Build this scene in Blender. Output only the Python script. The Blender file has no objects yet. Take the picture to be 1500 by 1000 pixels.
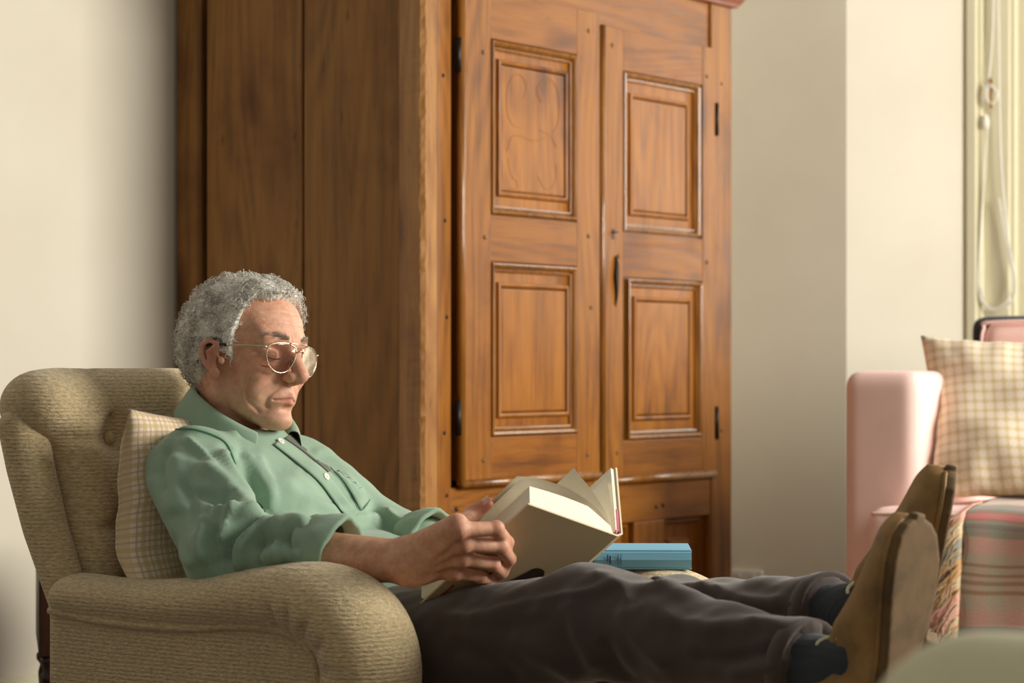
import bpy, bmesh, math, random
import numpy as np
from mathutils import Vector, Matrix
from mathutils.bvhtree import BVHTree

random.seed(7); rng = np.random.default_rng(7)
SC = bpy.context.scene
COL = SC.collection

# ------------------------------------------------------------------ camera, world, lights, exposure
FPX = 85 / 36 * 1500          # focal length in pixels of the 1500x1000 frame
HZ, CZ = 535.0, 0.80          # horizon row, camera height
cd = bpy.data.cameras.new('camera'); cam = bpy.data.objects.new('camera', cd); COL.objects.link(cam)
cam.location = (0, 0, CZ); cam.rotation_euler = (math.pi / 2, 0, 0)
cd.lens = 85; cd.sensor_width = 36; cd.shift_y = (HZ - 500) / 1500
cd.dof.use_dof = True; cd.dof.focus_distance = 3.62; cd.dof.aperture_fstop = 6.0
SC.camera = cam

wd = bpy.data.worlds.new('world'); SC.world = wd; wd.use_nodes = True
wd.node_tree.nodes['Background'].inputs[0].default_value = (1.0, 0.93, 0.82, 1)
wd.node_tree.nodes['Background'].inputs[1].default_value = 0.27

def area(name, loc, target, sx, sy, power, col):
    d = bpy.data.lights.new(name, 'AREA'); d.shape = 'RECTANGLE'; d.size = sx; d.size_y = sy
    d.energy = power; d.color = col
    o = bpy.data.objects.new(name, d); COL.objects.link(o); o.location = loc
    o.rotation_euler = (Vector(target) - Vector(loc)).to_track_quat('-Z', 'Y').to_euler()
    return o
area('window_daylight', (3.0, 3.55, 1.75), (0.1, 4.9, 0.75), 1.3, 1.6, 172, (1.0, 0.96, 0.86))
area('bay_daylight', (2.02, 6.68, 1.75), (1.44, 5.87, 1.6), 1.1, 1.8, 45, (1.0, 0.97, 0.92))

SC.view_settings.view_transform = 'Standard'; SC.view_settings.look = 'None'
SC.view_settings.gamma = 1.0; SC.view_settings.use_curve_mapping = False
SC.view_settings.exposure = 0.0

# ------------------------------------------------------------------ helpers
def P(px, py, Y):
    return Vector(((px - 750) / FPX * Y, Y, CZ - (py - HZ) / FPX * Y))

def smooth_mesh(me, on=True):
    me.polygons.foreach_set('use_smooth', [on] * len(me.polygons))

def link(name, me, mat, parent=None):
    o = bpy.data.objects.new(name, me); COL.objects.link(o)
    if mat: me.materials.append(mat)
    if parent is not None: o.parent = parent
    return o

def mesh(name, verts, faces, mat, parent=None, smooth=True, uv=None):
    me = bpy.data.meshes.new(name)
    me.from_pydata([tuple(v) for v in verts], [], [tuple(f) for f in faces])
    if uv is not None:
        l = me.uv_layers.new(name='UVMap')
        for i, lp in enumerate(me.loops): l.data[i].uv = uv[lp.vertex_index]
    me.update(); smooth_mesh(me, smooth)
    return link(name, me, mat, parent)

def npmesh(name, V, Q, mat, parent=None):
    me = bpy.data.meshes.new(name)
    me.vertices.add(len(V)); me.vertices.foreach_set('co', np.asarray(V, np.float32).ravel())
    nq = len(Q); me.loops.add(nq * 4); me.polygons.add(nq)
    me.loops.foreach_set('vertex_index', np.asarray(Q, np.int32).ravel())
    me.polygons.foreach_set('loop_start', np.arange(0, nq * 4, 4, dtype=np.int32))
    try: me.polygons.foreach_set('loop_total', np.full(nq, 4, np.int32))
    except Exception: pass
    me.update(calc_edges=True); me.validate(); smooth_mesh(me)
    return link(name, me, mat, parent)

def empty(name, loc=(0, 0, 0), rz=0.0):
    o = bpy.data.objects.new(name, None); COL.objects.link(o); o.location = loc; o.rotation_euler = (0, 0, rz)
    o.empty_display_size = 0.1
    return o

def tag(o, label=None, cat=None, group=None, kind=None):
    if label: o['label'] = label
    if cat: o['category'] = cat
    if group: o['group'] = group
    if kind: o['kind'] = kind
    return o

def box(name, lo, hi, mat, parent=None, bev=0.003, seg=2, jit=0.0):
    bm = bmesh.new(); bmesh.ops.create_cube(bm, size=1)
    lo = Vector(lo); hi = Vector(hi); c = (lo + hi) / 2; d = hi - lo
    for v in bm.verts:
        v.co = Vector((c.x + v.co.x * d.x, c.y + v.co.y * d.y, c.z + v.co.z * d.z))
        if jit: v.co += Vector((random.uniform(-jit, jit), random.uniform(-jit, jit), random.uniform(-jit, jit)))
    if bev > 0:
        bmesh.ops.bevel(bm, geom=bm.edges[:], offset=min(bev, min(d) * 0.45), segments=seg, affect='EDGES', profile=0.5)
    me = bpy.data.meshes.new(name); bm.to_mesh(me); bm.free(); smooth_mesh(me, False)
    return link(name, me, mat, parent)

def rings(name, rs, mat, parent=None, cap0=False, cap1=True, smooth=False):
    """stack of closed loops, each a list of points, equal length"""
    V = []; Fc = []; n = len(rs[0])
    for r in rs: V += [tuple(p) for p in r]
    for i in range(len(rs) - 1):
        for j in range(n):
            a = i * n + j; b = i * n + (j + 1) % n
            Fc.append((a, b, b + n, a + n))
    if cap0: Fc.append(tuple(reversed(range(n))))
    if cap1: Fc.append(tuple(range((len(rs) - 1) * n, len(rs) * n)))
    return mesh(name, V, Fc, mat, parent, smooth)

def rect_rings(name, w0, w1, z0, z1, prof, mat, parent, cap=True):
    """profile (inset, y) swept round a rectangle in the x-z plane with mitred corners"""
    rs = []
    for d, y in prof:
        rs.append([(w0 + d, y, z0 + d), (w1 - d, y, z0 + d), (w1 - d, y, z1 - d), (w0 + d, y, z1 - d)])
    return rings(name, rs, mat, parent, cap0=False, cap1=cap)

def tube_data(pts, rad, n=8, cap=True):
    pts = [Vector(p) for p in pts]
    if not hasattr(rad, '__len__'): rad = [rad] * len(pts)
    V = []; Fc = []; prev = None
    for i, p in enumerate(pts):
        a = pts[max(i - 1, 0)]; b = pts[min(i + 1, len(pts) - 1)]
        t = (b - a)
        t = t.normalized() if t.length > 1e-9 else Vector((0, 0, 1))
        if prev is None:
            ref = Vector((0, 0, 1)) if abs(t.z) < .9 else Vector((1, 0, 0))
            nx = t.cross(ref).normalized()
        else:
            nx = (prev - t * prev.dot(t)).normalized()
        prev = nx; ny = t.cross(nx)
        for k in range(n):
            an = 2 * math.pi * k / n
            V.append(p + (nx * math.cos(an) + ny * math.sin(an)) * rad[i])
    for i in range(len(pts) - 1):
        for k in range(n):
            a = i * n + k; b = i * n + (k + 1) % n
            Fc.append((a, b, b + n, a + n))
    if cap:
        Fc.append(tuple(reversed(range(n)))); Fc.append(tuple(range((len(pts) - 1) * n, len(pts) * n)))
    return V, Fc

def tube(name, pts, rad, mat, parent=None, n=8):
    V, Fc = tube_data(pts, rad, n)
    return mesh(name, V, Fc, mat, parent)

def merge(parts):
    V = []; Fc = []
    for v, f in parts:
        o = len(V); V += list(v); Fc += [tuple(i + o for i in q) for q in f]
    return V, Fc

def lathe(name, prof, mat, parent=None, n=20, at=(0, 0, 0)):
    rs = [[(at[0] + r * math.cos(2 * math.pi * k / n), at[1] + r * math.sin(2 * math.pi * k / n), at[2] + z) for k in range(n)] for r, z in prof]
    return rings(name, rs, mat, parent, cap0=True, cap1=True, smooth=True)

def spline(pts, per=8):
    pts = [Vector(p) for p in pts]; out = []
    for i in range(len(pts) - 1):
        p0 = pts[max(i - 1, 0)]; p1 = pts[i]; p2 = pts[i + 1]; p3 = pts[min(i + 2, len(pts) - 1)]
        for k in range(per):
            t = k / per
            out.append(.5 * ((2 * p1) + (p2 - p0) * t + (2 * p0 - 5 * p1 + 4 * p2 - p3) * t * t + (-p0 + 3 * p1 - 3 * p2 + p3) * t ** 3))
    out.append(pts[-1]); return out

# ---- signed distance modelling
def cap(p, a, b, ra, rb=None):
    rb = ra if rb is None else rb
    ax, ay, az = a; bx, by, bz = b
    dx, dy, dz = bx - ax, by - ay, bz - az
    L = dx * dx + dy * dy + dz * dz + 1e-12
    h = np.clip(((p[0] - ax) * dx + (p[1] - ay) * dy + (p[2] - az) * dz) / L, 0, 1)
    return np.sqrt((p[0] - ax - h * dx) ** 2 + (p[1] - ay - h * dy) ** 2 + (p[2] - az - h * dz) ** 2) - (ra + (rb - ra) * h)

def ell(p, c, r, M=None):
    x = p[0] - c[0]; y = p[1] - c[1]; z = p[2] - c[2]
    if M is not None:
        x, y, z = (M[0][0] * x + M[0][1] * y + M[0][2] * z, M[1][0] * x + M[1][1] * y + M[1][2] * z, M[2][0] * x + M[2][1] * y + M[2][2] * z)
    k0 = np.sqrt((x / r[0]) ** 2 + (y / r[1]) ** 2 + (z / r[2]) ** 2) + 1e-6
    k1 = np.sqrt((x / r[0] ** 2) ** 2 + (y / r[1] ** 2) ** 2 + (z / r[2] ** 2) ** 2) + 1e-6
    return k0 * (k0 - 1) / k1

def rbox(p, c, hsz, r):
    q = [np.abs(p[i] - c[i]) - (hsz[i] - r) for i in range(3)]
    return np.sqrt(np.maximum(q[0], 0) ** 2 + np.maximum(q[1], 0) ** 2 + np.maximum(q[2], 0) ** 2) + np.minimum(np.maximum(q[0], np.maximum(q[1], q[2])), 0) - r

def U(a, b, k):
    h = np.clip(.5 + .5 * (b - a) / k, 0, 1)
    return b + (a - b) * h - k * h * (1 - h)

def S(a, b, k):          # a minus b
    h = np.clip(.5 - .5 * (a + b) / k, 0, 1)
    return a + (-b - a) * h + k * h * (1 - h)

def snets(fn, lo, hi, h):
    lo = np.array(lo, float); hi = np.array(hi, float)
    n = np.ceil((hi - lo) / h).astype(int) + 1
    ax = [(lo[i] + h * np.arange(n[i])).astype(np.float32) for i in range(3)]
    V = np.empty(n, np.float32)
    for i in range(0, n[0], 12):
        X, Y, Z = np.meshgrid(ax[0][i:i + 12], ax[1], ax[2], indexing='ij')
        V[i:i + 12] = fn((X, Y, Z))
    Sg = V < 0
    c = np.zeros(n - 1, np.int8)
    for a in (0, 1):
        for b in (0, 1):
            for d in (0, 1):
                c += Sg[a:n[0] - 1 + a, b:n[1] - 1 + b, d:n[2] - 1 + d]
    act = (c > 0) & (c < 8)
    idx = np.full(n - 1, -1, np.int64); cells = np.argwhere(act); idx[act] = np.arange(len(cells))
    pos = np.zeros((len(cells), 3)); cnt = np.zeros(len(cells))
    cs = [(a, b, d) for a in (0, 1) for b in (0, 1) for d in (0, 1)]
    cv = {k: V[cells[:, 0] + k[0], cells[:, 1] + k[1], cells[:, 2] + k[2]] for k in cs}
    for a in cs:
        for axn in range(3):
            if a[axn] == 0:
                b = list(a); b[axn] = 1; b = tuple(b)
                va, vb = cv[a], cv[b]; cr = (va < 0) != (vb < 0)
                t = np.where(cr, va / np.where(cr, va - vb, 1), 0)
                q = np.array(a, float)[None, :].repeat(len(cells), 0); q[:, axn] += t
                pos += q * cr[:, None]; cnt += cr
    pos = (cells + pos / cnt[:, None]) * h + lo
    Q = []
    for axn in range(3):
        o = [(1, 2), (2, 0), (0, 1)][axn]
        sl0 = [slice(None)] * 3; sl1 = [slice(None)] * 3
        sl0[axn] = slice(0, n[axn] - 1); sl1[axn] = slice(1, n[axn])
        e = Sg[tuple(sl0)] != Sg[tuple(sl1)]
        for q in o:
            s_ = [slice(None)] * 3
            if q: pass
        E = np.argwhere(e)
        m = (E[:, o[0]] >= 1) & (E[:, o[1]] >= 1) & (E[:, o[0]] < n[o[0]] - 1) & (E[:, o[1]] < n[o[1]] - 1)
        E = E[m]
        def cid(da, db):
            k = E.copy(); k[:, o[0]] -= da; k[:, o[1]] -= db
            return idx[k[:, 0], k[:, 1], k[:, 2]]
        q = np.stack([cid(1, 1), cid(0, 1), cid(0, 0), cid(1, 0)], 1)
        ins = Sg[E[:, 0], E[:, 1], E[:, 2]]
        q[~ins] = q[~ins][:, ::-1]
        Q.append(q)
    return pos, np.concatenate(Q)

def vnorm(V, Q):
    fn = np.cross(V[Q[:, 2]] - V[Q[:, 0]], V[Q[:, 3]] - V[Q[:, 1]])
    N = np.zeros_like(V)
    for k in range(4): np.add.at(N, Q[:, k], fn)
    return N / (np.linalg.norm(N, axis=1, keepdims=True) + 1e-12)

def relax(V, Q, it=1, lam=.5):
    V = V.copy()
    for _ in range(it):
        A = np.zeros_like(V); c = np.zeros(len(V))
        for k in range(4):
            np.add.at(A, Q[:, k], V[Q[:, (k + 1) % 4]]); np.add.at(A, Q[:, k], V[Q[:, (k + 3) % 4]]); np.add.at(c, Q[:, k], 2)
        V += lam * (A / np.maximum(c, 1)[:, None] - V)
    return V

def folds(V, Q, fl):
    """cloth folds: ridges along lines on the side of the cloth that shows, as real relief"""
    N = vnorm(V, Q)
    C = np.array([0, 0, CZ]) - V; C /= np.linalg.norm(C, axis=1, keepdims=True)
    fc = np.clip((N * C).sum(1) * 3, 0, 1)
    px = 750 + V[:, 0] / V[:, 1] * FPX; py = HZ - (V[:, 2] - CZ) / V[:, 1] * FPX
    D = np.zeros(len(V))
    for pts, w, hgt in fl:
        pts = np.array(pts, float)
        # smooth polyline
        sp = np.array([tuple(q) for q in spline([(a, b, 0) for a, b in pts], 6)])[:, :2]
        L = np.linalg.norm(np.diff(sp, axis=0), axis=1); cum = np.concatenate([[0], np.cumsum(L)]); tot = cum[-1]
        best = np.full(len(V), 1e9); bt = np.zeros(len(V))
        for i in range(len(sp) - 1):
            a = sp[i]; d = sp[i + 1] - a; l2 = (d * d).sum() + 1e-9
            h = np.clip(((px - a[0]) * d[0] + (py - a[1]) * d[1]) / l2, 0, 1)
            dd = np.hypot(px - a[0] - h * d[0], py - a[1] - h * d[1])
            u = dd < best; best = np.where(u, dd, best); bt = np.where(u, (cum[i] + h * L[i]) / tot, bt)
        D += hgt * np.exp(-(best / w) ** 2) * np.clip(np.sin(np.pi * np.clip(bt, 0.03, .97)) * 2.2, 0, 1)
    return V + N * (D * fc)[:, None]

def vnoise(V, scale, seed=0):
    """cheap smooth noise from sums of sines"""
    r = np.random.default_rng(seed); out = np.zeros(len(V))
    for k in range(7):
        d = r.normal(size=3); d /= np.linalg.norm(d); f = scale * r.uniform(.6, 1.7)
        out += np.sin(V @ d * f + r.uniform(0, 6.28))
    return out / 3.2

# ------------------------------------------------------------------ materials
def lin(c): return tuple((x / 255 / 12.92 if x / 255 <= .04045 else ((x / 255 + .055) / 1.055) ** 2.4) for x in c)

class NT:
    def __init__(s, name, rough=.6):
        s.m = bpy.data.materials.new(name); s.m.use_nodes = True; s.t = s.m.node_tree
        s.b = s.t.nodes['Principled BSDF']; s.b.inputs['Roughness'].default_value = rough
    def n(s, ty, **kw):
        nd = s.t.nodes.new(ty)
        for k, v in kw.items():
            if k in nd.inputs.keys(): nd.inputs[k].default_value = v
            else: setattr(nd, k, v)
        return nd
    def l(s, a, b): s.t.links.new(a, b)
    def coord(s, kind='Object', scale=(1, 1, 1), rand=False):
        tc = s.n('ShaderNodeTexCoord'); mp = s.n('ShaderNodeMapping'); mp.inputs['Scale'].default_value = scale
        s.l(tc.outputs[kind], mp.inputs['Vector'])
        if rand:
            oi = s.n('ShaderNodeObjectInfo'); mu = s.n('ShaderNodeMath', operation='MULTIPLY'); mu.inputs[1].default_value = 37.0
            s.l(oi.outputs['Random'], mu.inputs[0]); s.l(mu.outputs[0], mp.inputs['Location'])
        return mp.outputs[0]
    def noise(s, vec, scale=5, detail=4, rough=.55, dist=0):
        n = s.n('ShaderNodeTexNoise'); n.inputs['Scale'].default_value = scale; n.inputs['Detail'].default_value = detail
        n.inputs['Roughness'].default_value = rough; n.inputs['Distortion'].default_value = dist
        if vec is not None: s.l(vec, n.inputs['Vector'])
        return n.outputs['Fac']
    def ramp(s, fac, stops):
        r = s.n('ShaderNodeValToRGB'); e = r.color_ramp.elements
        while len(e) < len(stops): e.new(.5)
        for k, (p, c) in enumerate(stops): e[k].position = p; e[k].color = (*c, 1) if len(c) == 3 else c
        s.l(fac, r.inputs[0]); return r.outputs['Color']
    def mix(s, fac, a, b, blend='MIX'):
        m = s.n('ShaderNodeMix', data_type='RGBA', blend_type=blend)
        for sock, v in ((m.inputs[0], fac), (m.inputs[6], a), (m.inputs[7], b)):
            if hasattr(v, 'is_linked') or hasattr(v, 'links'): s.l(v, sock)
            elif isinstance(v, tuple): sock.default_value = (*v, 1)
            else: sock.default_value = v
        return m.outputs[2]
    def math(s, op, a, b=0.0, clamp=False):
        m = s.n('ShaderNodeMath', operation=op); m.use_clamp = clamp
        for i, v in enumerate((a, b)):
            if hasattr(v, 'links'): s.l(v, m.inputs[i])
            else: m.inputs[i].default_value = v
        return m.outputs[0]
    def bump(s, h, strength=.3, dist=.002, prev=None):
        b = s.n('ShaderNodeBump'); b.inputs['Strength'].default_value = strength; b.inputs['Distance'].default_value = dist
        s.l(h, b.inputs['Height'])
        if prev is not None: s.l(prev, b.inputs['Normal'])
        s.l(b.outputs[0], s.b.inputs['Normal']); return b.outputs[0]
    def col(s, c):
        if isinstance(c, tuple): s.b.inputs['Base Color'].default_value = (*c, 1)
        else: s.l(c, s.b.inputs['Base Color'])

def plain(name, rgb, rough=.6, metal=0, bump=0, nscale=40, var=.08, spec=None):
    m = NT(name, rough); v = m.coord()
    f = m.noise(v, nscale)
    a = lin(rgb); m.col(m.mix(f, tuple(x * (1 - var) for x in a), tuple(min(1, x * (1 + var)) for x in a)))
    m.b.inputs['Metallic'].default_value = metal
    if spec is not None: m.b.inputs['Specular IOR Level'].default_value = spec
    if bump: m.bump(f, bump, .002)
    return m.m

def wood(name, dark, mid, light, axis='z', rough=.38, wear=.5, fine=1.0, coat=0.0):
    m = NT(name, rough)
    sc = {'z': (22, 22, 1.1), 'x': (1.1, 22, 22), 'y': (22, 1.1, 22)}[axis]
    v = m.coord('Object', sc, rand=True)
    n1 = m.noise(v, 1.3, 6, .6, .6)
    v2 = m.coord('Object', tuple(q * 6 for q in sc), rand=True)
    n2 = m.noise(v2, 1.6, 4, .6)
    v3 = m.coord('Object', (2.2, 2.2, 2.2), rand=True)
    n3 = m.noise(v3, 1.6, 4, .6)
    # growth rings seen as flame figure: contour lines of a long stretched noise
    sw = {'z': (3.0, 3.0, .42), 'x': (.42, 3.0, 3.0), 'y': (3.0, .42, 3.0)}[axis]
    v4 = m.coord('Object', sw, rand=True)
    nl = m.noise(v4, 1.2, 2, .45)
    wv = m.math('ADD', m.math('MULTIPLY', m.math('SINE', m.math('MULTIPLY', nl, 150.0)), .5), .5)
    f = m.math('ADD', m.math('MULTIPLY', n1, .46), m.math('MULTIPLY', wv, .09))
    f = m.math('ADD', f, m.math('MULTIPLY', n2, .34 * fine))
    base = m.ramp(f, [(.24, lin(dark)), (.45, lin(mid)), (.68, lin(light))])
    blot = m.ramp(n3, [(.28, (.50, .38, .26)), (.46, (.93, .88, .80)), (.60, (1, 1, 1)), (.78, (1.0, .90, .76))])
    base = m.mix(.75, base, blot, 'MULTIPLY')
    # knots
    sk = {'z': (4.2, 4.2, 1.5), 'x': (1.5, 4.2, 4.2), 'y': (4.2, 1.5, 4.2)}[axis]
    vk = m.coord('Object', sk, rand=True)
    vo = m.n('ShaderNodeTexVoronoi'); vo.inputs['Scale'].default_value = 1.5; m.l(vk, vo.inputs['Vector'])
    kd = m.math('ADD', vo.outputs['Distance'], m.math('MULTIPLY', m.noise(vk, 9, 3), .12))
    kn = m.ramp(kd, [(.13, (.26, .2, .16)), (.20, (.68, .6, .52)), (.29, (1, 1, 1))])
    base = m.mix(.8, base, kn, 'MULTIPLY')
    # dark nicks and worm holes
    vn = m.coord('Object', {'z': (60, 60, 9), 'x': (9, 60, 60), 'y': (60, 9, 60)}[axis], rand=True)
    nk = m.noise(vn, 1.0, 3, .7)
    nick = m.ramp(nk, [(.665, (1, 1, 1)), (.73, (.28, .22, .18))])
    base = m.mix(wear, base, nick, 'MULTIPLY')
    m.col(base)
    m.b.inputs['Specular IOR Level'].default_value = .32; m.b.inputs['Coat Weight'].default_value = coat; m.b.inputs['Coat Roughness'].default_value = .14
    rr = m.ramp(n2, [(.3, (rough - .06,) * 3), (.7, (rough + .14,) * 3)])
    m.l(rr, m.b.inputs['Roughness'])
    hgt = m.math('ADD', m.math('MULTIPLY', n2, .5), m.math('MULTIPLY', m.math('SUBTRACT', 1.0, nk), .6))
    hgt = m.math('ADD', hgt, m.math('MULTIPLY', n3, 1.0))
    m.bump(hgt, .35, .003)
    return m.m

def fabric_chair(name, rgb, rib=1.0):
    m = NT(name, .92); m.b.inputs['Sheen Weight'].default_value = .35; m.b.inputs['Sheen Roughness'].default_value = .5
    v = m.coord('Object', (120, 120, 430)); n1 = m.noise(v, 1.0, 3, .6)
    v2 = m.coord('Object', (6, 6, 6)); n2 = m.noise(v2, 1.0, 3)
    v3 = m.coord('Object', (420, 420, 420)); n3 = m.noise(v3, 1.0, 2)
    a = lin(rgb)
    c = m.ramp(n1, [(.33, tuple(x * .70 for x in a)), (.52, a), (.7, tuple(min(1, x * 1.28) for x in a))])
    c = m.mix(.5, c, m.ramp(n2, [(.3, (.86, .86, .84)), (.7, (1.08, 1.06, 1.02))]), 'MULTIPLY')
    m.col(c)
    sz = m.n('ShaderNodeSeparateXYZ'); m.l(m.coord('Object'), sz.inputs[0])
    rib_ = m.math('SINE', m.math('ADD', m.math('MULTIPLY', sz.outputs[2], 1080.0), m.math('MULTIPLY', n2, 5.0)))
    hgt = m.math('ADD', m.math('ADD', n1, m.math('MULTIPLY', n3, .35)), m.math('MULTIPLY', rib_, .15))
    m.bump(hgt, .75 * rib, .004)
    return m.m

def fabric_plain(name, rgb, scale=500, bump=.25, sheen=.15, var=.1, rough=.85):
    m = NT(name, rough); m.b.inputs['Sheen Weight'].default_value = sheen
    n1 = m.noise(m.coord('Object', (scale,) * 3), 1, 2); n2 = m.noise(m.coord('Object', (7, 7, 7)), 1, 3)
    a = lin(rgb)
    c = m.mix(n1, tuple(x * (1 - var) for x in a), tuple(min(1, x * (1 + var)) for x in a))
    c = m.mix(.6, c, m.ramp(n2, [(.3, (.88, .88, .88)), (.7, (1.06, 1.06, 1.06))]), 'MULTIPLY')
    m.col(c); m.bump(n1, bump, .001); return m.m

def stripes(m, coord, freq, duty):
    """0/1 stripes across a coordinate"""
    f = m.math('FRACT', m.math('MULTIPLY', coord, freq)); return m.math('LESS_THAN', f, duty)

def gingham(name, base, line1, line2, f1=26):
    m = NT(name, .85); m.b.inputs['Sheen Weight'].default_value = .1
    tc = m.n('ShaderNodeTexCoord'); sp = m.n('ShaderNodeSeparateXYZ'); m.l(tc.outputs['UV'], sp.inputs[0])
    b = lin(base); l1 = lin(line1); l2 = lin(line2)
    c = m.mix(m.math('MULTIPLY', stripes(m, sp.outputs[0], f1, .34), .55), b, l1)
    c = m.mix(m.math('MULTIPLY', stripes(m, sp.outputs[1], f1, .34), .55), c, l1)
    ox = m.math('ADD', sp.outputs[0], .023); oy = m.math('ADD', sp.outputs[1], .023)
    c = m.mix(m.math('MULTIPLY', stripes(m, ox, f1, .14), .6), c, l2)
    c = m.mix(m.math('MULTIPLY', stripes(m, oy, f1, .14), .6), c, l2)
    m.col(c)
    m.bump(m.noise(m.coord('Object', (420,) * 3), 1, 2), .2, .001)
    return m.m

W_FRONT_Z = wood('pine_front_upright', (86, 48, 11), (140, 86, 22), (162, 106, 33), 'z', .42)
W_FRONT_X = wood('pine_front_rail', (82, 46, 11), (136, 82, 21), (158, 102, 32), 'x', .42)
W_PANEL = wood('pine_panel', (90, 50, 10), (148, 91, 23), (168, 111, 36), 'z', .40, .35)
W_SIDE = wood('pine_side_plank', (92, 62, 28), (136, 94, 46), (154, 110, 58), 'z', .55, .75)
W_POST = wood('pine_worn_post', (84, 54, 26), (146, 98, 48), (172, 124, 68), 'z', .5, .95, 1.5, .35)
W_BEAD = wood('pine_polished_bead', (88, 52, 16), (138, 88, 30), (160, 108, 44), 'z', .26, .4, 1.0, .5)
W_CORN = wood('pine_cornice', (92, 44, 18), (132, 68, 30), (150, 84, 40), 'x', .35, .4)
M_PEG = plain('peg_end_grain', (104, 72, 40), .6)
M_IRON = plain('dark_iron', (46, 40, 36), .45, .8, .3, 90)
M_GAP_SHADE = plain('painted_gap_shade', (24, 15, 9), .9)  # near-black colour that paints in the shade inside the wardrobe's gaps
M_DARKW = wood('dark_mahogany', (30, 16, 10), (52, 30, 20), (70, 42, 28), 'z', .3, .3)
def wallmat():
    m = NT('cream_plaster', .9)
    n = m.noise(m.coord('Object', (1, 1, 1)), 3, 4); n2 = m.noise(m.coord('Object', (90, 90, 90)), 1, 3)
    m.col(m.ramp(n, [(.3, lin((226, 218, 200))), (.7, lin((232, 225, 208)))])); m.bump(n2, .12, .001); return m.m
M_WALL = wallmat()
M_PAINT = plain('cream_gloss_paint', (233, 226, 196), .35, 0, .05, 30, .03)
M_CORD = plain('white_cord', (240, 236, 224), .7)
M_BRASS = plain('old_brass', (176, 134, 66), .35, .9)
M_WHITEPL = plain('white_plastic', (232, 230, 224), .4)
M_CHAIR = fabric_chair('beige_chenille', (204, 182, 140))
M_CHAIRW = fabric_chair('beige_chenille_welt', (190, 168, 126), .6)
M_PINK = fabric_plain('pink_linen', (245, 210, 202), 420, .25)
M_NAVY = fabric_plain('dark_navy_frame', (36, 38, 46), 300, .2)
M_CREAM = fabric_plain('cream_upholstery', (232, 226, 188), 300, .2)
M_GING = gingham('gingham_beige', (232, 214, 190), (196, 168, 112), (190, 150, 128), 17)
M_GING2 = gingham('gingham_cream', (240, 224, 198), (206, 182, 134), (236, 226, 214), 17)
def shirtmat():
    m = NT('green_cotton', .8); m.b.inputs['Sheen Weight'].default_value = .2
    n = m.noise(m.coord('Object', (600, 600, 600)), 1, 2); n2 = m.noise(m.coord('Object', (9, 9, 9)), 1, 4); n3 = m.noise(m.coord('Object', (45, 45, 45)), 1, 3)
    c = m.ramp(n2, [(.3, lin((122, 152, 128))), (.7, lin((140, 168, 144)))])
    m.col(m.mix(n, c, lin((148, 174, 152)))); b = m.bump(n3, .22, .004); m.bump(n, .15, .0006, b); return m.m
M_SHIRT = shirtmat()
M_TEE = fabric_plain('grey_green_undershirt', (92, 96, 84), 400, .2)
M_STITCH = plain('green_thread', (96, 138, 114), .8)
M_TROU = fabric_plain('brown_twill', (68, 54, 49), 700, .25, .25, .12)
M_SOCK = fabric_plain('dark_ribbed_sock', (44, 50, 58), 500, .4)
def leather(name, rgb, rough=.45):
    m = NT(name, rough); n = m.noise(m.coord('Object', (22, 22, 22)), 1, 5); n2 = m.noise(m.coord('Object', (220,) * 3), 1, 3)
    a = lin(rgb); m.col(m.ramp(n, [(.3, tuple(x * .6 for x in a)), (.5, a), (.7, tuple(min(1, x * 1.25) for x in a))])); m.bump(n2, .2, .001); return m.m
M_SHOE = leather('tan_suede_shoe', (144, 110, 60), .6)
M_SOLE = leather('worn_shoe_sole', (104, 80, 48), .85)
def skinmat():
    m = NT('skin', .55)
    at = m.n('ShaderNodeAttribute', attribute_name='tint')
    n = m.noise(m.coord('Object', (70, 70, 70)), 1, 5, .65); n2 = m.noise(m.coord('Object', (320,) * 3), 1, 3); n3 = m.noise(m.coord('Object', (24, 24, 24)), 1, 3)
    c = m.ramp(n, [(.3, lin((198, 142, 112))), (.55, lin((218, 166, 136))), (.75, lin((226, 180, 152)))])
    c = m.mix(.5, c, m.ramp(n3, [(.35, (.95, .84, .8)), (.65, (1.02, 1.0, 1.0))]), 'MULTIPLY')
    sp = m.n('ShaderNodeSeparateColor'); m.l(at.outputs['Color'], sp.inputs[0])
    c = m.mix(sp.outputs[0], c, lin((188, 104, 88)))
    c = m.mix(sp.outputs[1], c, lin((150, 122, 108)))
    m.col(c)
    m.b.inputs['Subsurface Weight'].default_value = .12; m.b.inputs['Subsurface Radius'].default_value = (.006, .002, .001); m.b.inputs['Subsurface Scale'].default_value = .6
    h = m.math('ADD', m.math('MULTIPLY', n, 1.0), m.math('MULTIPLY', n2, .4)); m.bump(h, .32, .0020); return m.m
M_SKIN = skinmat()
def hairmat():
    m = NT('grey_hair', .55)
    n = m.noise(m.coord('Object', (34, 34, 34)), 1, 3)
    oi = m.noise(m.coord('Object', (260,) * 3), 1, 1)
    f = m.math('ADD', m.math('MULTIPLY', n, .6), m.math('MULTIPLY', oi, .4))
    m.col(m.ramp(f, [(.32, lin((150, 142, 132))), (.48, lin((208, 202, 192))), (.62, lin((244, 240, 232)))])); return m.m
M_HAIR = hairmat()
M_BROW = plain('brow_hair', (150, 134, 118), .6)
M_EYE = plain('eye_white', (222, 208, 196), .2)
M_LASH = plain('eyelash', (58, 40, 34), .6)
M_METAL = plain('pale_gold_metal', (206, 186, 160), .25, .9)
M_BLACKPL = plain('black_plastic', (26, 20, 20), .4)
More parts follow.
